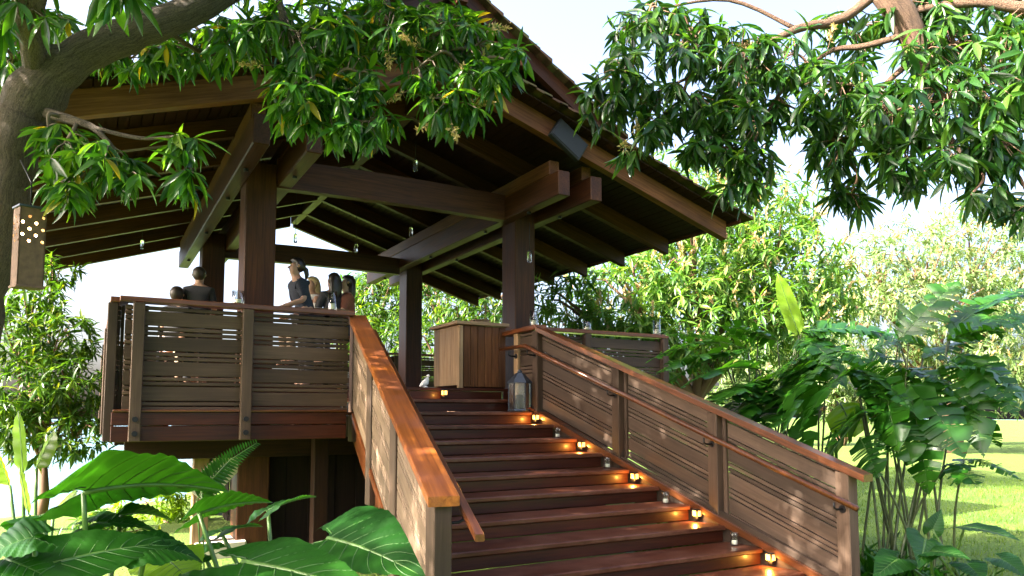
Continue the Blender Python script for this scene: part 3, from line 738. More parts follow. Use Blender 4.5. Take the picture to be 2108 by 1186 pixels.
person(fl(686, 10.6), R(110), 'seated person with long dark hair seen from behind at the bar table', M_HAIRD, M_DARKC, M_NAVY, 'sit', .05, True)
person(fl(716, 10.8), R(170), 'seated person in rust top with dark hair at right end of the bar table', M_HAIRD, M_REDC, M_NAVY, 'sit', .05, True)
def stool(px, d, label, sh=.0):
    p = fl(px, d); t = thing('bar_stool', p, label, 'stool', 'bar stools at the tables')
    lathe('seat', [(.17, .74-sh), (.18, .75-sh), (.18, .775-sh), (.16, .785-sh)], p, W_CAPR, t, 18)
    for k in range(4):
        a = R(45+90*k); board('leg', p+Vector((.16*math.cos(a), .16*math.sin(a), 0)), p+Vector((.11*math.cos(a), .11*math.sin(a), .745-sh)), .032, .032, W_BEAM, t, Vector((0, 1, 0)))
for px, d, w in ((358, 10.2, 'grey haired'), (640, 10.9, 'blond'), (686, 10.6, 'long dark haired'), (716, 10.8, 'rust clad')): stool(px, d, f'wooden bar stool under the {w} seated person', .26 if px == 358 else 0)
tb = thing('bar_table', fl(672, 10.15), 'high bar table with pale top between the guests and the stair', 'table')
p = fl(672, 10.15)
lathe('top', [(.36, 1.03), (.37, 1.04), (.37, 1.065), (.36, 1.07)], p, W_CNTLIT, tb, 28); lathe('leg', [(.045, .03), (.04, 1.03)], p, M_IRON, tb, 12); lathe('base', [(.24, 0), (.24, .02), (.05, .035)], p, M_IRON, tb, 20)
pl = thing('plate', p+Vector((-.12, -.05, 1.072)), 'white plate on the high bar table', 'plate')
lathe('dish', [(.07, 0), (.12, .018), (.116, .022), (.001, .006)], p+Vector((-.12, -.05, 1.072)), M_LINEN, pl, 24, closed=False)
tb2 = thing('bar_table', fl(330, 10.6), 'second high bar table behind the left part of the balcony rail', 'table')
p = fl(330, 10.6)
lathe('top', [(.33, 1.03), (.34, 1.04), (.34, 1.065), (.33, 1.07)], p, W_CNTLIT, tb2, 28); lathe('leg', [(.045, .03), (.04, 1.03)], p, M_IRON, tb2, 12); lathe('base', [(.24, 0), (.24, .02), (.05, .035)], p, M_IRON, tb2, 20)

# little white dove figurine beside the counter
dv = thing('figurine', L(3.66, 8.78, .302), 'small white bird figurine on the deck left of the counter', 'figurine')
dp = L(3.66, 8.78, .302)
tube('body', [dp+Vector((-.07, 0, .02)), dp+Vector((-.03, 0, .045)), dp+Vector((.01, 0, .07)), dp+Vector((.03, 0, .115)), dp+Vector((.04, 0, .14))], [.012, .036, .042, .024, .006], M_LINEN, dv, 10)
lathe('head', [(.004, -.022), (.02, -.010), (.023, 0), (.016, .016), (.004, .022)], dp+Vector((.04, 0, .15)), M_LINEN, dv, 12)
lathe('foot', [(.04, 0), (.036, .012), (.01, .03)], dp, M_LINEN, dv, 12)

# ------------------------------------------------------------------ foliage
def leaf_template(kind):
    if kind == 'near':
        st = [(0, .06), (.10, .42), (.28, .88), (.5, 1), (.72, .80), (.9, .34), (1, 0)]
    elif kind == 'mid':
        st = [(0, .08), (.25, .85), (.6, .95), (1, 0)]
    else:
        st = [(0, .1), (.45, 1), (1, 0)]
    V = []; F4 = []; F3 = []
    for u, w in st:
        z = -.22*u*u
        if w == 0: V.append((u, 0, z)); continue
        V += [(u, -w, z+.16*w*.35), (u, 0, z), (u, w, z+.16*w*.35)]
    m = len(st)
    for i in range(m-1):
        a = i*3
        if st[i+1][1] == 0: F3 += [(a, a+1, a+3), (a+1, a+2, a+3)]
        else: F4 += [(a, a+1, a+4, a+3), (a+1, a+2, a+5, a+4)]
    return np.array(V, float), np.array(F4, int).reshape(-1, 4), np.array(F3, int)
TPL = {k: leaf_template(k) for k in ('near', 'mid', 'far')}
def norm(a): return a/np.maximum(np.linalg.norm(a, axis=-1, keepdims=True), 1e-9)
def leaf_xform(pos, d, up, ln, wd):
    d = norm(d); s = norm(np.cross(up, d)); nn = np.cross(d, s)
    return pos, d*ln[:, None], s*wd[:, None], nn*ln[:, None]
def leaves_mesh(name, X, kind):
    pos, a, b_, c = X; T, F4, F3 = TPL[kind]; N = len(pos); k = len(T)
    V = pos[:, None, :]+T[None, :, 0, None]*a[:, None, :]+T[None, :, 1, None]*b_[:, None, :]+T[None, :, 2, None]*c[:, None, :]
    off = (np.arange(N)*k)[:, None, None]
    F = []
    if len(F4): F.append((F4[None]+off).reshape(-1, 4))
    if len(F3): F.append((F3[None]+off).reshape(-1, 3))
    return fast_mesh(name, V.reshape(-1, 3), F, True)
def rosettes(P, axis, nl, ln, droop=.55, spread=(45, 105)):
    """P (n,3) twig tips, axis (n,3); returns leaf arrays"""
    n = len(P); out_p = []; out_d = []; out_u = []; out_l = []; out_w = []
    axis = norm(axis); ref = norm(np.cross(axis, rng.normal(size=(n, 3)))); bi = np.cross(axis, ref)
    for i in range(nl):
        keep = rng.random(n) < .9
        az = i*2.4+rng.random(n)*.8; th = np.radians(rng.uniform(*spread, n))
        rad = ref*np.cos(az)[:, None]+bi*np.sin(az)[:, None]
        d = axis*np.cos(th)[:, None]+rad*np.sin(th)[:, None]; d[:, 2] -= droop*rng.uniform(.5, 1.5, n); d = norm(d)
        u = np.tile([0, 0, 1.], (n, 1))+rng.normal(size=(n, 3))*.35+axis*.3
        lnn = ln*rng.uniform(.6, 1.15, n)
        out_p.append((P-axis*(ln*.25*rng.random(n))[:, None])[keep]); out_d.append(d[keep]); out_u.append(u[keep]); out_l.append(lnn[keep]); out_w.append((lnn*rng.uniform(.09, .125, n))[keep])
    return leaf_xform(np.concatenate(out_p), np.concatenate(out_d), np.concatenate(out_u), np.concatenate(out_l), np.concatenate(out_w))
def merge_tubes(name, tubes, mat, parent, n=5):
    V = []; F = []
    for pts, rad in tubes:
        v, f = tube_data(pts, rad, n, False); b = len(V); V += v; F += [tuple(b+i for i in q) for q in f]
    return link(name, mesh(name, V, F, True), mat, parent)
def in_view(p):
    q = np.asarray(p)-np.array([0, 0, H]); fw = q[:, 0]*_s+q[:, 1]*_c; la = q[:, 0]*_c-q[:, 1]*_s
    d = fw*math.cos(PITCH)+q[:, 2]*math.sin(PITCH); u = -fw*math.sin(PITCH)+q[:, 2]*math.cos(PITCH)
    x = 1054+FPX*la/np.maximum(d, .1); y = PPY-FPX*u/np.maximum(d, .1)
    return (d > .3) & (x > 0) & (x < 2108) & (y > 0) & (y < 1186), d
def near_tree(label, base, limbs, blobs, leaf_len, lmat, bmat, nl=9, group=None, dens=.8, shade_crown=(), panicles=()):
    root = thing('mango_tree', base, label, 'tree', group)
    samples = []
    for i, lim in enumerate(limbs):
        pp = smooth_path(lim, 5)
        # slight irregular girth
        pts = [p+Vector((random.gauss(0, r*.05), random.gauss(0, r*.05), random.gauss(0, r*.05))) for p, r in pp]; rad = [r*random.uniform(.94, 1.07) for p, r in pp]
        tube('trunk' if i == 0 else 'branch', pts, rad, bmat, root, 16 if i == 0 else 9, True, True)
        samples += [(p, r) for p, r in pp]
    SP = np.array([tuple(p) for p, r in samples])
    tips = []; axes = []; twigs = []
    for (cx, cy, rx, ry, d, dd, cnt) in blobs:
        c0 = np.array(at(cx, cy, d)); j = np.argmin(np.linalg.norm(SP-c0, axis=1)); st = SP[j]
        mid = (st+c0)/2+np.array([0, 0, .08*np.linalg.norm(st-c0)])+rng.normal(size=3)*.04
        br = smooth_path([(Vector(st), .016), (Vector(mid), .013), (Vector(c0), .008)], 4); twigs.append(([p for p, r in br], [r for p, r in br]))
        BP = np.array([tuple(p) for p, r in br])
        for _ in range(int(cnt*dens)):
            while True:
                q = rng.uniform(-1, 1, 3)
                if q@q < 1: break
            p = np.array(at(cx+q[0]*rx, cy+q[1]*ry, d+q[2]*dd))
            k = np.argmin(np.linalg.norm(BP-p, axis=1)); a = p-BP[k]; m_ = BP[k]+a*.5+np.array([0, 0, .12*np.linalg.norm(a)])
            twigs.append(([Vector(BP[k]), Vector(m_), Vector(p)], [.006, .0045, .003]))
            tips.append(p); axes.append(norm((p-m_)[None])[0]+np.array([0, 0, -.15]))
    for (c, r, cnt) in shade_crown:
        c0 = np.array(c); SPo = SP[~in_view(SP)[0] & (SP[:, 2] > 1.8)]; st = SPo[np.argmin(np.linalg.norm(SPo-c0, axis=1))]
        twigs.append(([Vector(st), (Vector(st)+Vector(c0))/2+Vector((0, 0, .15)), Vector(c0)], [.05, .035, .015]))
        for _ in range(cnt):
            q = norm(rng.normal(size=(1, 3)))[0]*rng.random()**.4; p = c0+q*np.array(r)
            twigs.append(([Vector(c0), Vector((c0+p)/2)+Vector((0, 0, .06)), Vector(p)], [.01, .006, .003])); tips.append(p); axes.append(q+np.array([0, 0, .1]))
    tips = np.array(tips); axes = np.array(axes)
    for (px, py, d) in panicles:
        c0 = np.array(at(px, py, d)); j = np.argmin(np.linalg.norm(tips-c0, axis=1)); a0 = tips[j]; c0 = a0+norm((c0-a0)[None])[0]*min(.16, np.linalg.norm(c0-a0)); ax = norm((c0-a0)[None]+np.array([[0, 0, .02]]))
        n_ = 70; t = rng.random(n_); dd_ = norm(ax+rng.normal(size=(n_, 3))*.8); Pp = c0+ax*(t*.17)[:, None]+dd_*((1-t)*.055*rng.random(n_))[:, None]
        ln = rng.uniform(.018, .04, n_); tag(link('flower_panicle', leaves_mesh('flower_panicle', leaf_xform(Pp, dd_, rng.normal(size=(n_, 3)), ln, ln*.22), 'far'), M_FLOWER, root), kind='stuff')
        twigs.append(([Vector(a0), Vector(c0), Vector(c0+ax[0]*.16)], [.004, .003, .0015]))
    tag(merge_tubes('twigs', twigs, bmat, root, 4), kind='stuff')
    X = rosettes(tips, axes, nl, leaf_len, .8)
    vis, dist = in_view(X[0]+X[1]*.5); size = np.linalg.norm(X[1], axis=1)/dist*vis
    order = np.argsort(-size); big = order[:300]; rest = order[300:]
    tag(link('foliage', leaves_mesh('foliage', tuple(a[rest] for a in X), 'near'), lmat, root), kind='stuff')
    T, F4, F3 = TPL['near']; base_me = mesh('leaf', T, [tuple(f) for f in F4]+[tuple(f) for f in F3], True); base_me.materials.append(lmat)
    for i in big:
        M = Matrix([[X[1][i][r], X[2][i][r], X[3][i][r], X[0][i][r]] for r in range(3)]+[[0, 0, 0, 1]])
        link('leaf', base_me, None, root, M)
    return root
def pan(cx, cy, d, n): return (cx, cy, d, n)
dL = 4.7
near_tree('mango tree at the far left with grey forked trunk, its leaves hanging over the roof', (-1.6, 4.0, 0),
    [[(Vector((-1.7, 4.1, -.1)), .26), (at(-130, 850, 4.7), .21), (at(-50, 600, 4.7), .17), (at(8, 430, 4.6), .145), (at(28, 300, 4.6), .15), (at(75, 195, 4.6), .165), (at(150, 125, 4.6), .125), (at(260, 72, 4.7), .112), (at(390, 25, 4.9), .10), (at(560, -70, 5.2), .09), (at(760, -130, 5.4), .07), (at(1000, -150, 5.6), .04)],
     [(at(80, 175, 4.6), .07), (at(62, 60, 4.3), .075), (at(60, -40, 4.1), .08), (at(0, -160, 4.0), .07)],
     [(at(60, -40, 4.1), .03), (at(140, -75, 3.5), .022), (at(235, -40, 2.95), .012)],
     [(at(95, 232, 4.55), .035), (at(150, 248, 4.4), .028), (at(190, 262, 4.35), .02), (at(230, 300, 4.3), .012)],
     [(at(190, 262, 4.35), .014), (at(290, 285, 4.3), .011), (at(370, 280, 4.25), .007)],
     [(at(0, 95, 4.8), .03), (at(50, 85, 4.7), .035), (at(90, 150, 4.6), .04)],
     [(at(780, -110, 5.4), .03), (at(800, 20, 5.3), .025), (at(850, 60, 5.2), .022), (at(905, 90, 5.2), .016), (at(960, 150, 5.1), .008)],
     [(at(560, -70, 5.2), .03), (at(590, 60, 5.2), .022), (at(640, 150, 5.1), .014), (at(680, 220, 5.0), .008)],
     [(at(330, 50, 4.8), .02), (at(420, 110, 5.4), .015), (at(500, 100, 5.8), .008)]],
    [(235, -20, 60, 25, 2.95, .12, 5), (40, 30, 80, 50, 4.2, .5, 16), (25, 130, 50, 70, 5.2, .5, 16), (130, 50, 70, 45, 5.4, .6, 14),
     (270, 120, 100, 35, 6.0, .5, 26), (400, 105, 110, 45, 6.0, .6, 40), (500, 60, 90, 65, 5.4, .6, 34), (310, 20, 70, 30, 5.6, .4, 10),
     (600, 80, 100, 90, 5.3, .6, 54), (680, 60, 90, 70, 5.3, .5, 40), (620, 190, 75, 75, 5.1, .4, 40), (690, 230, 85, 70, 5.0, .35, 38), (760, 250, 60, 45, 5.0, .3, 16),
     (800, 60, 90, 65, 5.3, .5, 36), (910, 50, 110, 55, 5.4, .5, 40), (985, 90, 60, 60, 5.3, .4, 26), (860, 140, 60, 45, 5.1, .3, 12), (1000, 160, 60, 45, 5.1, .3, 22), (930, 215, 70, 45, 5.0, .3, 18), (1060, 130, 25, 45, 5.1, .2, 9), (740, 150, 50, 50, 5.0, .3, 14),
     (130, 300, 55, 60, 4.35, .3, 14), (200, 330, 70, 55, 4.3, .3, 20), (150, 385, 70, 40, 4.3, .25, 13), (260, 360, 40, 45, 4.3, .2, 8), (375, 300, 48, 28, 4.25, .15, 9), (375, 365, 42, 35, 4.25, .15, 7), (100, 265, 30, 25, 4.4, .1, 4)],
    .19, LEAF_NEAR, M_BARK, 9, 'mango trees overhanging the pavilion', .95,
    [((x, y, 4.95+.16*y+.1*x), (.95, .9, .5), 125) for x in (-4.6, -3.3, -2.0, -.7, .6, 1.9) for y in (1.4, 2.6, 3.9, 5.2, 6.4, 7.4)],  # unseen foliage added overhead, laid out to shade stair and railings
    [(800, 105, 5.1), (835, 190, 5.0), (945, 185, 5.0), (905, 245, 4.95), (965, 215, 5.0), (880, 205, 5.0), (545, 135, 5.1), (1000, 60, 5.2), (870, 100, 5.1), (930, 255, 4.9)])
dR = 5.8
near_tree('big shaded mango tree whose boughs hang in from the upper right', (9.0, 2.2, 0),
    [[(Vector((9.0, 2.2, -.1)), .30), (at(2660, 500, 6.6), .24), (at(2560, 0, 6.4), .20), (at(2350, -250, 6.2), .17), (at(2080, -210, 6.1), .14), (at(1830, -60, 6.0), .12), (at(1868, 50, 6.0), .115), (at(1895, 125, 6.0), .09), (at(1930, 250, 5.8), .04), (at(1990, 330, 5.6), .02)],
     [(at(1830, -40, 6.0), .05), (at(1740, 35, 6.1), .042), (at(1640, 60, 6.1), .036), (at(1560, 100, 6.2), .026), (at(1440, 150, 6.3), .016), (at(1330, 200, 6.4), .008)],
     [(at(1870, 70, 6.0), .03), (at(1780, 95, 6.1), .026), (at(1700, 110, 6.2), .022), (at(1600, 200, 6.2), .015), (at(1540, 320, 6.1), .007)],
     [(at(1895, 110, 6.0), .03), (at(1800, 200, 6.0), .02), (at(1750, 330, 6.0), .01)],
     [(at(1890, 130, 6.0), .04), (at(2000, 200, 5.7), .03), (at(2070, 330, 5.5), .015)],
     [(at(1640, 60, 6.1), .02), (at(1500, 0, 6.2), .016), (at(1350, 20, 6.3), .008)],
     [(at(1890, 20, 6.0), .03), (at(2010, 5, 5.9), .04), (at(2150, 15, 5.8), .05), (at(2300, -60, 5.9), .06)]],
    [(1330, 50, 80, 55, 6.3, .5, 26), (1290, 150, 85, 70, 6.3, .4, 34), (1240, 215, 55, 45, 6.3, .3, 14), (1330, 250, 70, 50, 6.3, .4, 22), (1300, 320, 35, 20, 6.3, .2, 4),
     (1430, 80, 90, 80, 6.3, .5, 40), (1420, 200, 95, 75, 6.3, .5, 42), (1470, 300, 75, 45, 6.2, .4, 24), (1530, 120, 90, 90, 6.2, .5, 42), (1540, 230, 80, 70, 6.2, .5, 32), (1560, 340, 70, 45, 6.1, .35, 22), (1530, 390, 45, 28, 6.1, .2, 8),
     (1640, 110, 70, 80, 6.2, .5, 22), (1650, 230, 60, 50, 6.1, .4, 14), (1720, 170, 85, 85, 6.0, .5, 36), (1740, 300, 80, 70, 6.0, .4, 34), (1750, 400, 55, 45, 6.0, .3, 16), (1760, 60, 80, 60, 6.4, .4, 22),
     (1840, 230, 90, 80, 5.7, .5, 40), (1860, 330, 80, 60, 5.6, .4, 28), (1960, 90, 110, 85, 6.0, .5, 48), (1950, 210, 100, 80, 5.6, .5, 40), (2060, 160, 80, 120, 5.6, .5, 40), (2050, 290, 80, 65, 5.4, .4, 30), (1970, 330, 70, 50, 5.4, .3, 20), (2060, 390, 60, 45, 5.2, .25, 9), (2000, 400, 35, 30, 5.0, .1, 3), (2120, 420, 45, 45, 5.2, .2, 7), (1900, 20, 120, 40, 6.2, .5, 30), (2090, 30, 80, 50, 6.0, .5, 24)],
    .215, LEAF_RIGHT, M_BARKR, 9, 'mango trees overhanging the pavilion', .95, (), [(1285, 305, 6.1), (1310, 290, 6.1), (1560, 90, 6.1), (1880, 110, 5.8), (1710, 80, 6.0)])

def bg_tree(name, label, base, trunk_r, lumps, n_ros, leaf_len, lmat, kind, cat='tree', group='trees behind the pavilion', nl=8, flowers=0, bmat=M_BARKR, wide=(.115, .16)):
    """lumps: (centre Vector, radii)"""
    base = Vector(base); root = thing(name, base, label, cat, group)
    cen = sum((c for c, r in lumps), Vector())/len(lumps)
    fork = base.lerp(cen, .45)
    tube('trunk', [base, base.lerp(fork, .5)+Vector((random.gauss(0, .1), random.gauss(0, .1), 0)), fork], [trunk_r*1.2, trunk_r, trunk_r*.8], bmat, root, 10)
    tw = []
    for c, r in lumps:
        m_ = fork.lerp(c, .5)+Vector((random.gauss(0, .15), random.gauss(0, .15), .15))
        tw.append(([fork, m_, c], [trunk_r*.5, trunk_r*.33, trunk_r*.15]))
        for _ in range(4):
            e = c+Vector((random.uniform(-.7, .7)*r[0], random.uniform(-.7, .7)*r[1], random.uniform(-.3, .8)*r[2])); tw.append(([m_.lerp(c, .5), c.lerp(e, .5)+Vector((0, 0, .1)), e], [trunk_r*.2, trunk_r*.12, trunk_r*.05]))
    tag(merge_tubes('branches', tw, bmat, root, 5), kind='stuff')
    vol = np.array([r[0]*r[1]+r[0]*r[2]+r[1]*r[2] for c, r in lumps]); pick = rng.choice(len(lumps), n_ros, p=vol/vol.sum())
    C = np.array([tuple(c) for c, r in lumps])[pick]; Rr = np.array([r for c, r in lumps])[pick]
    dr = norm(rng.normal(size=(n_ros, 3))); rad = rng.uniform(.45, 1.0, n_ros)**.6*(1+.12*np.sin(dr[:, 0]*7+dr[:, 2]*9))
    P = C+dr*Rr*rad[:, None]; ax = norm(dr+np.array([0, 0, .25]))
    X = rosettes(P, ax, nl, leaf_len, .45, (35, 100))
    tag(link('crown', leaves_mesh('crown', X, kind), lmat, root), kind='stuff')
    if flowers:
        k = np.where((dr[:, 2] > -.25) & (rad > .8))[0]; k = rng.choice(k, min(flowers, len(k)), False)
        Pf = np.repeat(P[k]+dr[k]*.06, 14, 0); ax = np.repeat(ax[k]+np.array([0, 0, .8]), 14, 0)
        d = norm(ax*1.0+rng.normal(size=ax.shape)*.55); ln = leaf_len*rng.uniform(.35, .8, len(Pf)); t = rng.random(len(Pf))*leaf_len*.9
        Xf = leaf_xform(Pf+norm(ax)*t[:, None], d, rng.normal(size=d.shape), ln*.6, ln*.12)
        tag(link('flowers', leaves_mesh('flowers', Xf, 'far'), M_FLOWER, root), kind='stuff')
    return root
def lump(px, py, d, rx, ry=None, rz_=None):
    return (at(px, py, d), (rx, ry or rx, rz_ or rx*.85))
def gnd(px, d):
    p = at(px, 848, d); return Vector((p.x, p.y, ground_z(p.x, p.y)-.1))
bg_tree('mango_tree', 'sunlit mango tree with yellow blossom right behind the terrace railing', gnd(1430, 16), .22,
    [lump(1180, 640, 14.5, 1.0), lump(1290, 600, 15, 1.3), lump(1420, 520, 15.5, 1.6), lump(1540, 450, 16, 1.5), lump(1600, 560, 15.5, 1.5), lump(1430, 640, 15, 1.4), lump(1560, 660, 15, 1.4), lump(1400, 420, 17, 1.5), lump(1250, 700, 14.5, .9), lump(1660, 640, 16, 1.1), lump(1330, 720, 14.5, 1.0)],
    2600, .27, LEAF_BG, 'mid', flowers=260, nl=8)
bg_tree('flowering_tree', 'pale spreading tree beyond the lawn at the right edge of the view', gnd(1965, 30), .3,
    [lump(1780, 560, 30, 2.2), lump(1890, 540, 30, 2.4), lump(2010, 520, 31, 2.6), lump(2130, 560, 31, 2.8), lump(1830, 640, 29, 2.1), lump(1960, 640, 29, 2.4), lump(2090, 660, 30, 2.6), lump(1740, 650, 30, 1.8), lump(2000, 740, 29, 2.0), lump(2120, 760, 29, 2.2), lump(1850, 750, 30, 1.6)],
    3000, .36, LEAF_FAR, 'far', flowers=500, nl=8)
bg_tree('leafy_tree', 'low spreading tree at the far end of the lawn behind the banana leaves', gnd(1720, 36), .25,
    [lump(1560, 760, 36, 2.0), lump(1660, 730, 36, 2.2), lump(1760, 770, 36, 2.0), lump(1860, 800, 37, 1.7), lump(1950, 805, 37, 1.5), lump(2050, 800, 38, 1.6), lump(2150, 800, 38, 1.8), lump(1480, 780, 36, 1.6), lump(1690, 820, 36, 1.3), lump(1790, 825, 36, 1.3)],
    1900, .40, LEAF_FAR, 'far', nl=8)
bg_tree('mango_tree', 'dark green tree filling the gap between the two right pillars', gnd(930, 20), .2,
    [lump(900, 620, 20, 1.1), lump(960, 650, 19.5, 1.1), lump(1020, 640, 19, 1.1), lump(900, 720, 19, 1.1), lump(985, 720, 19, 1.0), lump(870, 560, 21, .9)],
    800, .27, LEAF_SHRUB, 'mid', nl=8)
bg_tree('mango_tree', 'leafy tree seen behind the guests, left of the right back pillar', gnd(760, 21), .2,
    [lump(790, 620, 21, 1.0), lump(740, 600, 21.5, .7), lump(790, 710, 20, 1.1), lump(740, 690, 20.5, .8), lump(800, 560, 22, .8)],
    700, .26, LEAF_SHRUB, 'mid', nl=8)
bg_tree('leafy_shrub', 'sunlit leafy shrub with bare lower stems left of the balcony', gnd(90, 10.5), .07,
    [lump(70, 620, 10.5, .45), lump(110, 560, 11, .35), lump(40, 700, 10.2, .6), lump(130, 690, 10.4, .5), lump(60, 790, 10, .6), lump(150, 790, 10.2, .5), lump(90, 880, 10, .55), lump(190, 850, 10.4, .35), lump(10, 860, 9.8, .5), lump(165, 900, 10, .4)],
    620, .20, LEAF_SHRUB, 'mid', cat='shrub', nl=8, group='shrubs')
bg_tree('leafy_tree', 'backlit tree standing behind the left trunk at the edge of the view', gnd(-60, 12), .14,
    [lump(-20, 300, 12, .8), lump(10, 480, 11.5, .55), lump(-60, 400, 12, .9), lump(20, 200, 12.5, .6)],
    420, .22, LEAF_SHRUB, 'mid', nl=8, group='shrubs')
for i, (px, py, d, r, lab) in enumerate(((330, 1040, 11.5, .55, 'bright yellow green shrub under the balcony left of the pale post'), (230, 1110, 9.5, .45, 'low yellow green shrub behind the elephant ear leaves'))):
    bg_tree('low_shrub', lab, gnd(px, d), .03, [lump(px-30, py, d, r), lump(px+40, py+10, d+.3, r*.8)], 130, .17, LEAF_NEW if i == 0 else LEAF_SHRUB, 'mid', cat='shrub', nl=8, group='shrubs')

# ------------------------------------------------------------------ big leaves
def banana_leaf(parent, b0, tip, width, sag=.25, roll=0.0, mat=None, tears=.35, fold=.25, name='leaf'):
    b0, tip = Vector(b0), Vector(tip); Ln = (tip-b0).length
    mid = (b0+tip)/2+Vector((0, 0, sag*Ln))
    N = 40; side_ref = Vector((0, 0, 1)).cross(tip-b0)
    if side_ref.length < .05*Ln: side_ref = Vector((_c, -_s, 0))
    side_ref.normalize()
    def pt(t): return b0*(1-t)**2+mid*(2*t*(1-t))+tip*t*t
    def tg(t): return ((mid-b0)*(1-t)+(tip-mid)*t).normalized()
    def wd(t): return width*.5*min(1, (t/.10))**.7*max(0, 1-max(0, (t-.45)/.55)**2.2)
    T0 = tg(.3); s0 = (side_ref-T0*side_ref.dot(T0)).normalized(); flip = 1 if T0.cross(s0).z >= -.02 else -1
    V = []; F = []
    for sgn in (-1, 1):
        i = 0
        while i < N:
            k = 1
            while i+k < N and random.random() > tears: k += 1
            dr = random.uniform(.0, .75); gap = .0 if tears == 0 else random.uniform(.10, .32)
            b_ = len(V)
            for q in range(k+1):
                t = (i+q)/N; p = pt(t); T = tg(t); s = (side_ref-T*side_ref.dot(T)).normalized(); nrm = T.cross(s)*flip
                s = (s*math.cos(roll)+nrm*math.sin(roll)); nn = (nrm*math.cos(roll)-s*math.sin(roll)*.3).normalized()
                c = (q-k/2)/max(k, 1)
                for m_, w in enumerate((0, .5, 1)):
                    ww = wd(t)*w; along = T*(-(c*gap*k/N*Ln*w) + .28*ww)
                    V.append(p+s*(sgn*ww)+along+nn*(fold*ww-dr*ww*w*.9)+nn*(.012*width*math.sin(q*.7)))
            for q in range(k):
                for m_ in range(2):
                    a = b_+q*3+m_; f = (a, a+1, a+4, a+3); F.append(f if sgn > 0 else f[::-1])
            i += k
    o = link(name, mesh(name, [v-b0 for v in V], F, True), mat or LEAF_BAN, parent, Matrix.Translation(b0))
    pts = [pt(t/8) for t in range(9)]
    tube('midrib', [p-Vector((0, 0, .004)) for p in pts], [max(.003, width*.03*(1-i/8.5)) for i in range(9)], M_STEM, o, 6)
    return o
def stem(parent, a, b_, r0=.016, r1=.008, bow=.12, mat=None):
    a, b_ = Vector(a), Vector(b_); m_ = (a+b_)/2+Vector((random.uniform(-1, 1)*bow*.5, random.uniform(-1, 1)*bow*.5, bow))
    pp = [(a, r0), (m_, (r0+r1)/2), (b_, r1)]
    q = smooth_path(pp, 4); return tube('stem', [p for p, r in q], [r for p, r in q], mat or M_STEM, parent, 7)
def clump(name, label, cat, foot_px, d, group=None):
    g = gnd(foot_px, d); g.z = 0; return thing(name, g, label, cat, group), g
def bclump(label, foot_px, d, leaves, extra=20, mat_stem=M_STEMD):
    root, g = clump('banana_plant', label, 'plant', foot_px, d, 'banana like plants right of the stair')
    done = set(); base = [q for q in leaves if q[9] is LEAF_BAN]
    for q in range(extra):
        b0 = random.choice(base); g_ = lambda v: random.gauss(0, v)
        leaves.append((b0[0], b0[1], b0[2], b0[3]+g_(60), b0[4]+abs(g_(60)), b0[5]+g_(.35), b0[6]*random.uniform(.8, 1.1), b0[7]*random.uniform(.7, 1.3), b0[8]+g_(.25), LEAF_BAN))
    for (x0, y0, d0, x1, y1, d1, w, sag, roll, m) in leaves:
        a, b_ = at(x0, y0, d0), at(x1, y1, d1)
        banana_leaf(root, a, b_, w, sag, roll, m, tears=.36 if m is not LEAF_NEW else 0)
        if (x0, y0) in done: continue
        done.add((x0, y0)); stem(root, g+Vector((random.uniform(-.5, .5), random.uniform(-.35, .35), -.05)), a, .015, .008, .10, mat_stem)
    return root
B = LEAF_BAN
bclump('clump of torn banana leaves with an upright yellow green new leaf', 1640, 8.6,
    [(1645, 690, 8.6, 1600, 562, 8.6, .22, .0, 1.1, LEAF_NEW),
     (1650, 682, 8.6, 1840, 690, 8.3, .42, .10, .2, B), (1640, 700, 8.6, 1730, 765, 8.0, .36, .25, .4, B), (1560, 690, 8.7, 1512, 795, 8.2, .26, .12, 1.0, B),
     (1600, 700, 8.6, 1480, 672, 8.8, .36, .12, .3, B), (1480, 705, 8.6, 1328, 748, 8.2, .40, .14, .2, B), (1500, 730, 8.4, 1350, 770, 8.0, .38, .16, .1, B), (1560, 760, 8.3, 1400, 800, 7.6, .40, .16, .2, B),
     (1580, 790, 8.2, 1450, 830, 7.6, .40, .14, .1, B), (1540, 720, 8.6, 1370, 690, 8.9, .34, .1, .2, B), (1650, 740, 8.5, 1560, 830, 7.8, .38, .2, .5, B), (1700, 760, 8.4, 1600, 850, 7.7, .36, .2, .3, B),
     (1690, 720, 8.5, 1800, 760, 8.0, .40, .2, .2, B), (1620, 800, 8.3, 1520, 850, 7.6, .38, .1, .2, B), (1660, 830, 8.2, 1580, 890, 7.4, .34, .12, .2, B), (1730, 830, 8.6, 1760, 900, 8.2, .44, .1, .6, LEAF_NEW)])
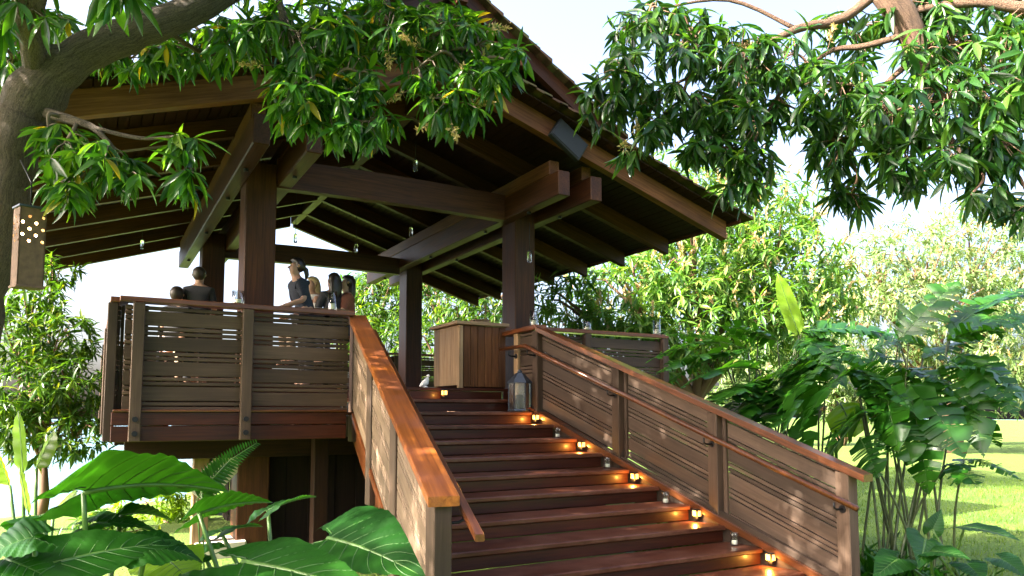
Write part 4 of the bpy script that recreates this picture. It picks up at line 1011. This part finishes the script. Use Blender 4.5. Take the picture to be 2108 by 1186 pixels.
bclump('big clump of feathery torn banana leaves arching over the lawn', 1860, 7.6,
    [(1850, 700, 7.8, 1976, 576, 7.8, .44, .05, .75, B), (1850, 690, 8.0, 1850, 610, 8.0, .30, .0, .9, B), (1960, 680, 7.8, 2120, 592, 7.9, .42, .14, .2, B), (1950, 700, 7.6, 2130, 645, 7.4, .44, .14, .3, B),
     (1870, 705, 7.5, 1985, 765, 7.0, .34, .16, -.3, B), (1970, 730, 7.5, 2095, 858, 7.0, .48, .24, .3, B), (1760, 760, 7.6, 1830, 828, 7.1, .34, .16, -.2, B), (1760, 765, 7.6, 1645, 892, 7.0, .34, .22, .5, B),
     (1815, 780, 7.4, 1850, 930, 6.9, .42, .10, .9, B), (1870, 790, 7.4, 1985, 945, 6.9, .46, .20, .5, B), (1890, 820, 7.5, 2030, 872, 7.1, .22, .12, .3, B), (1985, 945, 7.4, 2106, 990, 7.0, .16, .16, .2, B),
     (1950, 955, 7.3, 2014, 1000, 6.9, .34, .1, .3, LEAF_ALO), (1790, 720, 7.8, 1900, 700, 7.6, .36, .15, .3, B), (1780, 850, 7.4, 1700, 930, 6.9, .40, .18, .5, B), (1830, 850, 7.4, 1880, 960, 7.0, .40, .16, .6, B), (1930, 760, 7.5, 2060, 770, 7.1, .40, .2, .2, B),
     (1960, 850, 7.4, 2080, 790, 7.2, .30, .16, .2, B), (1850, 760, 7.7, 1960, 800, 7.2, .40, .2, .1, B), (1900, 740, 7.9, 2020, 700, 7.9, .40, .14, .1, B), (1770, 900, 7.2, 1810, 985, 6.8, .32, .05, .8, LEAF_ALO)])

def ear_leaf(parent, attach, tip, width, nrm_hint, mat=LEAF_ALO, curl=.25, fold=.18):
    """elephant ear: arrow shaped blade, lobes behind the stalk"""
    attach, tip = Vector(attach), Vector(tip); x = tip-attach; Ln = x.length; x.normalize()
    y = Vector(nrm_hint).cross(x).normalized(); z = x.cross(y)
    prof = [(-.42, .12), (-.36, .26), (-.25, .38), (-.10, .47), (.08, .50), (.25, .46), (.45, .37), (.65, .24), (.85, .10), (.95, .035), (1, 0)]
    def hw(t):
        for (a, wa), (c, wc) in zip(prof, prof[1:]):
            if a <= t <= c: return wa+(wc-wa)*(t-a)/(c-a)
        return 0
    N, K = 44, 7; V = []; F = []; ph = random.random()*6
    for sgn in (-1, 1):
        b_ = len(V)
        for i in range(N+1):
            t = -.42+1.42*i/N; w1 = hw(t); w0 = 0 if t >= 0 else min(w1*.98, .20*min(1, (-t/.42))**.6+.10*max(0, (-t-.3)/.12))
            for k in range(K+1):
                v = w0+(w1-w0)*k/K; r = v/.5
                zz = fold*v-curl*max(t, 0)**2*.9-curl*.5*r*r*.5-(.25*(-t) if t < 0 else 0)
                zz += .028*math.sin((t-v*.55)*44)*min(1, r*1.5)*(1-r*r*.8)*.7 + .02*r*r*math.sin(t*13+ph+sgn)
                V.append(attach+x*(t*Ln)+y*(sgn*v*width)+z*(zz*width))
        for i in range(N):
            for k in range(K):
                a = b_+i*(K+1)+k; f = (a, a+1, a+K+2, a+K+1); F.append(f if sgn < 0 else f[::-1])
    def surf(t, v, sgn):
        r = v/.5; zz = fold*v-curl*max(t, 0)**2*.9-curl*.25*r*r-(.25*(-t) if t < 0 else 0)+.028*math.sin((t-v*.55)*44)*min(1, r*1.5)*(1-r*r*.8)*.7+.02*r*r*math.sin(t*13+ph+sgn)
        return attach+x*(t*Ln)+y*(sgn*v*width)+z*(zz*width)
    o = link('leaf', mesh('leaf', [v-attach for v in V], F, True), mat, parent, Matrix.Translation(attach))
    vv = []
    for sgn in (-1, 1):
        for k in range(7):
            t0 = .02+k*.115; line = []
            for q in range(7):
                t = t0+q*.035; v = min(hw(t)*.97, .5)*q/6; line.append(surf(t, v, sgn))
            vv.append((line, [.0026*Ln/.4*(1-q/8) for q in range(7)]))
        vv.append(([surf(-.42*q/6*.85, (.06+.20*q/6)*.9, sgn) for q in range(7)], [.003*Ln/.4*(1-q/8) for q in range(7)]))
    tag(merge_tubes('veins', vv, M_VEIN, o, 4), kind='stuff')
    pts = [attach+x*(t*Ln)+z*((-curl*t*t*.9)*width-.004) for t in [i/8 for i in range(9)]]
    tube('midrib', pts, [.011*(1-i/9.5)*Ln/.5+.0015 for i in range(9)], M_STEM, o, 6)
    return o
def ear_plant(label, foot, leaves, group='elephant ear plants'):
    foot = Vector(foot); root = thing('elephant_ear', foot, label, 'plant', group)
    for (x0, y0, d0, x1, y1, d1, w, nh, m) in leaves:
        a, t = at(x0, y0, d0), at(x1, y1, d1)
        ear_leaf(root, a, t, w, nh, m or LEAF_ALO)
        stem(root, foot+Vector((random.uniform(-.15, .15), random.uniform(-.15, .15), -.05)), a-Vector((0, 0, .004)), .018, .009, .05)
    return root
A = LEAF_ALO; UP = (0, 0, 1)
cv = Vector((-_s, -_c, 0))       # towards the viewer
def up_to(v, k): return tuple(Vector((0, 0, 1))+cv*v+Vector((_c, -_s, 0))*k)
ear_plant('elephant ear plant at lower left with a huge backlit leaf and long stalks', at(130, 1186, 3.0).xy.to_3d(),
    [(172, 1012, 2.9, 450, 952, 3.3, .62, up_to(-.75, .05), A), (110, 1160, 2.7, 380, 1085, 3.0, .33, up_to(.55, .1), A), (250, 1060, 3.2, 340, 1030, 3.3, .40, up_to(-.3, 0), A),
     (70, 1105, 2.7, -60, 1130, 2.6, .34, up_to(.3, 0), A), (10, 1150, 2.7, 140, 1190, 2.6, .26, up_to(.5, .1), A), (90, 1060, 3.3, 20, 1075, 3.5, .30, up_to(.2, 0), A), (200, 1075, 3.1, 330, 1065, 3.2, .30, up_to(.1, 0), A), (150, 1120, 3.0, 40, 1080, 3.1, .36, up_to(-.3, 0), A), (300, 1130, 2.9, 420, 1120, 3.0, .34, up_to(.3, 0), A), (60, 1140, 3.2, 130, 1120, 3.3, .3, up_to(-.2, .1), A)])
ear_plant('elephant ear plant with ribbed leaf in front of the dark space under the deck', at(600, 1186, 3.6).xy.to_3d(),
    [(675, 1108, 3.5, 860, 1140, 3.1, .55, up_to(.75, .15), A), (500, 1157, 3.1, 790, 1190, 2.8, .44, up_to(.25, -.1), A), (552, 1050, 3.9, 640, 1000, 4.1, .28, up_to(-.5, .2), A), (410, 1056, 3.5, 545, 1002, 3.7, .38, up_to(-.55, 0), A),
     (455, 1095, 3.7, 535, 1062, 3.9, .24, up_to(-.3, 0), A), (340, 1150, 3.4, 400, 1185, 3.2, .32, up_to(.4, 0), LEAF_NEW), (600, 1150, 3.4, 700, 1195, 3.3, .3, up_to(-.2, .2), A), (420, 1140, 3.6, 330, 1170, 3.6, .28, up_to(.2, 0), A)])
ear_plant('small elephant ear plant on the lawn at the lower right corner', at(1960, 1186, 6.4).xy.to_3d(),
    [(1985, 1085, 6.2, 2098, 1092, 5.8, .36, up_to(.35, .1), A), (1905, 1110, 6.2, 1900, 1155, 5.8, .32, up_to(1.2, 0), A), (1915, 1135, 6.0, 1992, 1135, 5.7, .28, up_to(.6, 0), A), (1920, 1090, 6.4, 1940, 1048, 6.4, .16, up_to(1.6, 0), A),
     (2060, 1150, 6.4, 2120, 1180, 6.2, .3, up_to(.5, 0), A), (1850, 1150, 6.2, 1800, 1180, 6.0, .3, up_to(.5, 0), A), (1990, 1160, 6.2, 2030, 1190, 6.0, .3, up_to(.6, 0), A)])
nl_ = thing('canna_plant', at(70, 1186, 4.2).xy.to_3d(), 'upright bright yellow green leaves behind the huge elephant ear at far left', 'plant')
for (x0, y0, x1, y1, w, m, d) in ((48, 975, 38, 845, .14, LEAF_NEW, 4.2), (75, 965, 112, 885, .17, LEAF_SHRUB, 4.3), (60, 1060, 40, 960, .12, LEAF_NEW, 4.1), (20, 1000, -5, 930, .14, LEAF_NEW, 4.4), (110, 1060, 160, 1010, .14, LEAF_NEW, 4.4)):
    a, b_ = at(x0, y0, d), at(x1, y1, d); banana_leaf(nl_, a, b_, w, .04, .9, m, 0); stem(nl_, at(70, 1186, 4.2).xy.to_3d(), a, .014, .009, .03)
# fern frond under the balcony
fr = thing('fern', at(420, 1186, 5.0).xy.to_3d(), 'fern frond rising in front of the pale post under the balcony', 'plant')
for (x0, y0, x1, y1) in ((415, 1010, 528, 912), (405, 1030, 470, 950)):
    a, b_ = at(x0, y0, 5.0), at(x1, y1, 5.2); stem(fr, at(420, 1186, 5.0).xy.to_3d(), a, .008, .005, .03); ax = (b_-a)
    tube('frond_rib', [a, (a+b_)/2+Vector((0, 0, .04)), b_], [.005, .004, .002], M_STEM, fr, 5)
    n_ = 44; t = np.repeat(np.linspace(.05, 1, n_//2), 2); P = np.array(a)[None]+t[:, None]*np.array(ax)[None]+np.array([[0, 0, .04]])*(4*t*(1-t))[:, None]
    sd = np.where(np.arange(n_) % 2 == 0, 1, -1)[:, None]*np.array(Vector((0, 0, 1)).cross(ax).cross(ax).normalized())[None]+norm(np.array(ax)[None])*.5
    ln = .13*(1-t*.75); X = leaf_xform(P, sd, np.tile(np.array(-cv.normalized()), (n_, 1)), ln, ln*.12)
    link('frond', leaves_mesh('frond', X, 'mid'), LEAF_ALO, fr)

# ------------------------------------------------------------------ grass and ground cover
N = 42000
gx = rng.uniform(5.9, 20, N); gy = rng.uniform(1.5, 17, N)
gz = np.array([ground_z(a, c) for a, c in zip(gx, gy)])
P = np.stack([gx, gy, gz], 1); ok, dd = in_view(P+np.array([0, 0, .03])); P = P[ok]; N = len(P)
hgt = rng.uniform(.035, .085, N); ang = rng.uniform(0, 2*np.pi, N); s = np.stack([np.cos(ang), np.sin(ang), np.zeros(N)], 1)
wdt = .0055
V = np.concatenate([P-s*wdt, P+s*wdt, P+np.stack([rng.normal(0, .022, N), rng.normal(0, .022, N), hgt], 1)], 0)
F = np.stack([np.arange(N), np.arange(N)+N, np.arange(N)+2*N], 1)
GRASS = leaf_mat('grass', [(0, (.05, .12, .004)), (1, (.11, .18, .010))], .35, .6)
tag(link('grass', fast_mesh('grass', V, [F]), GRASS), 'short bright green grass of the lawn', 'grass', kind='stuff')
# low strap leaves round the foot of the right railing
P = np.array([tuple(Vector((random.uniform(5.65, 7.2), random.uniform(3.4, 7.2), random.uniform(0, .05)))) for _ in range(160)])
X = rosettes(P, np.tile([0, 0, 1.], (len(P), 1)), 9, .42, .25, (10, 70)); X = (X[0], X[1], X[2]*.6, X[3])
tag(link('ground_cover', leaves_mesh('ground_cover', X, 'near'), LEAF_BAN), 'strappy green ground cover beside the right stair railing', 'ground cover', kind='stuff')
P = np.array([tuple(Vector((random.uniform(-1.5, 1.3), random.uniform(3.2, 7.2), random.uniform(0, .05)))) for _ in range(150)])
X = rosettes(P, np.tile([0, 0, 1.], (len(P), 1)), 9, .34, .25, (15, 75))
tag(link('ground_cover', leaves_mesh('ground_cover', X, 'near'), LEAF_SHRUB), 'leafy green ground cover in front of the balcony posts', 'ground cover', kind='stuff')
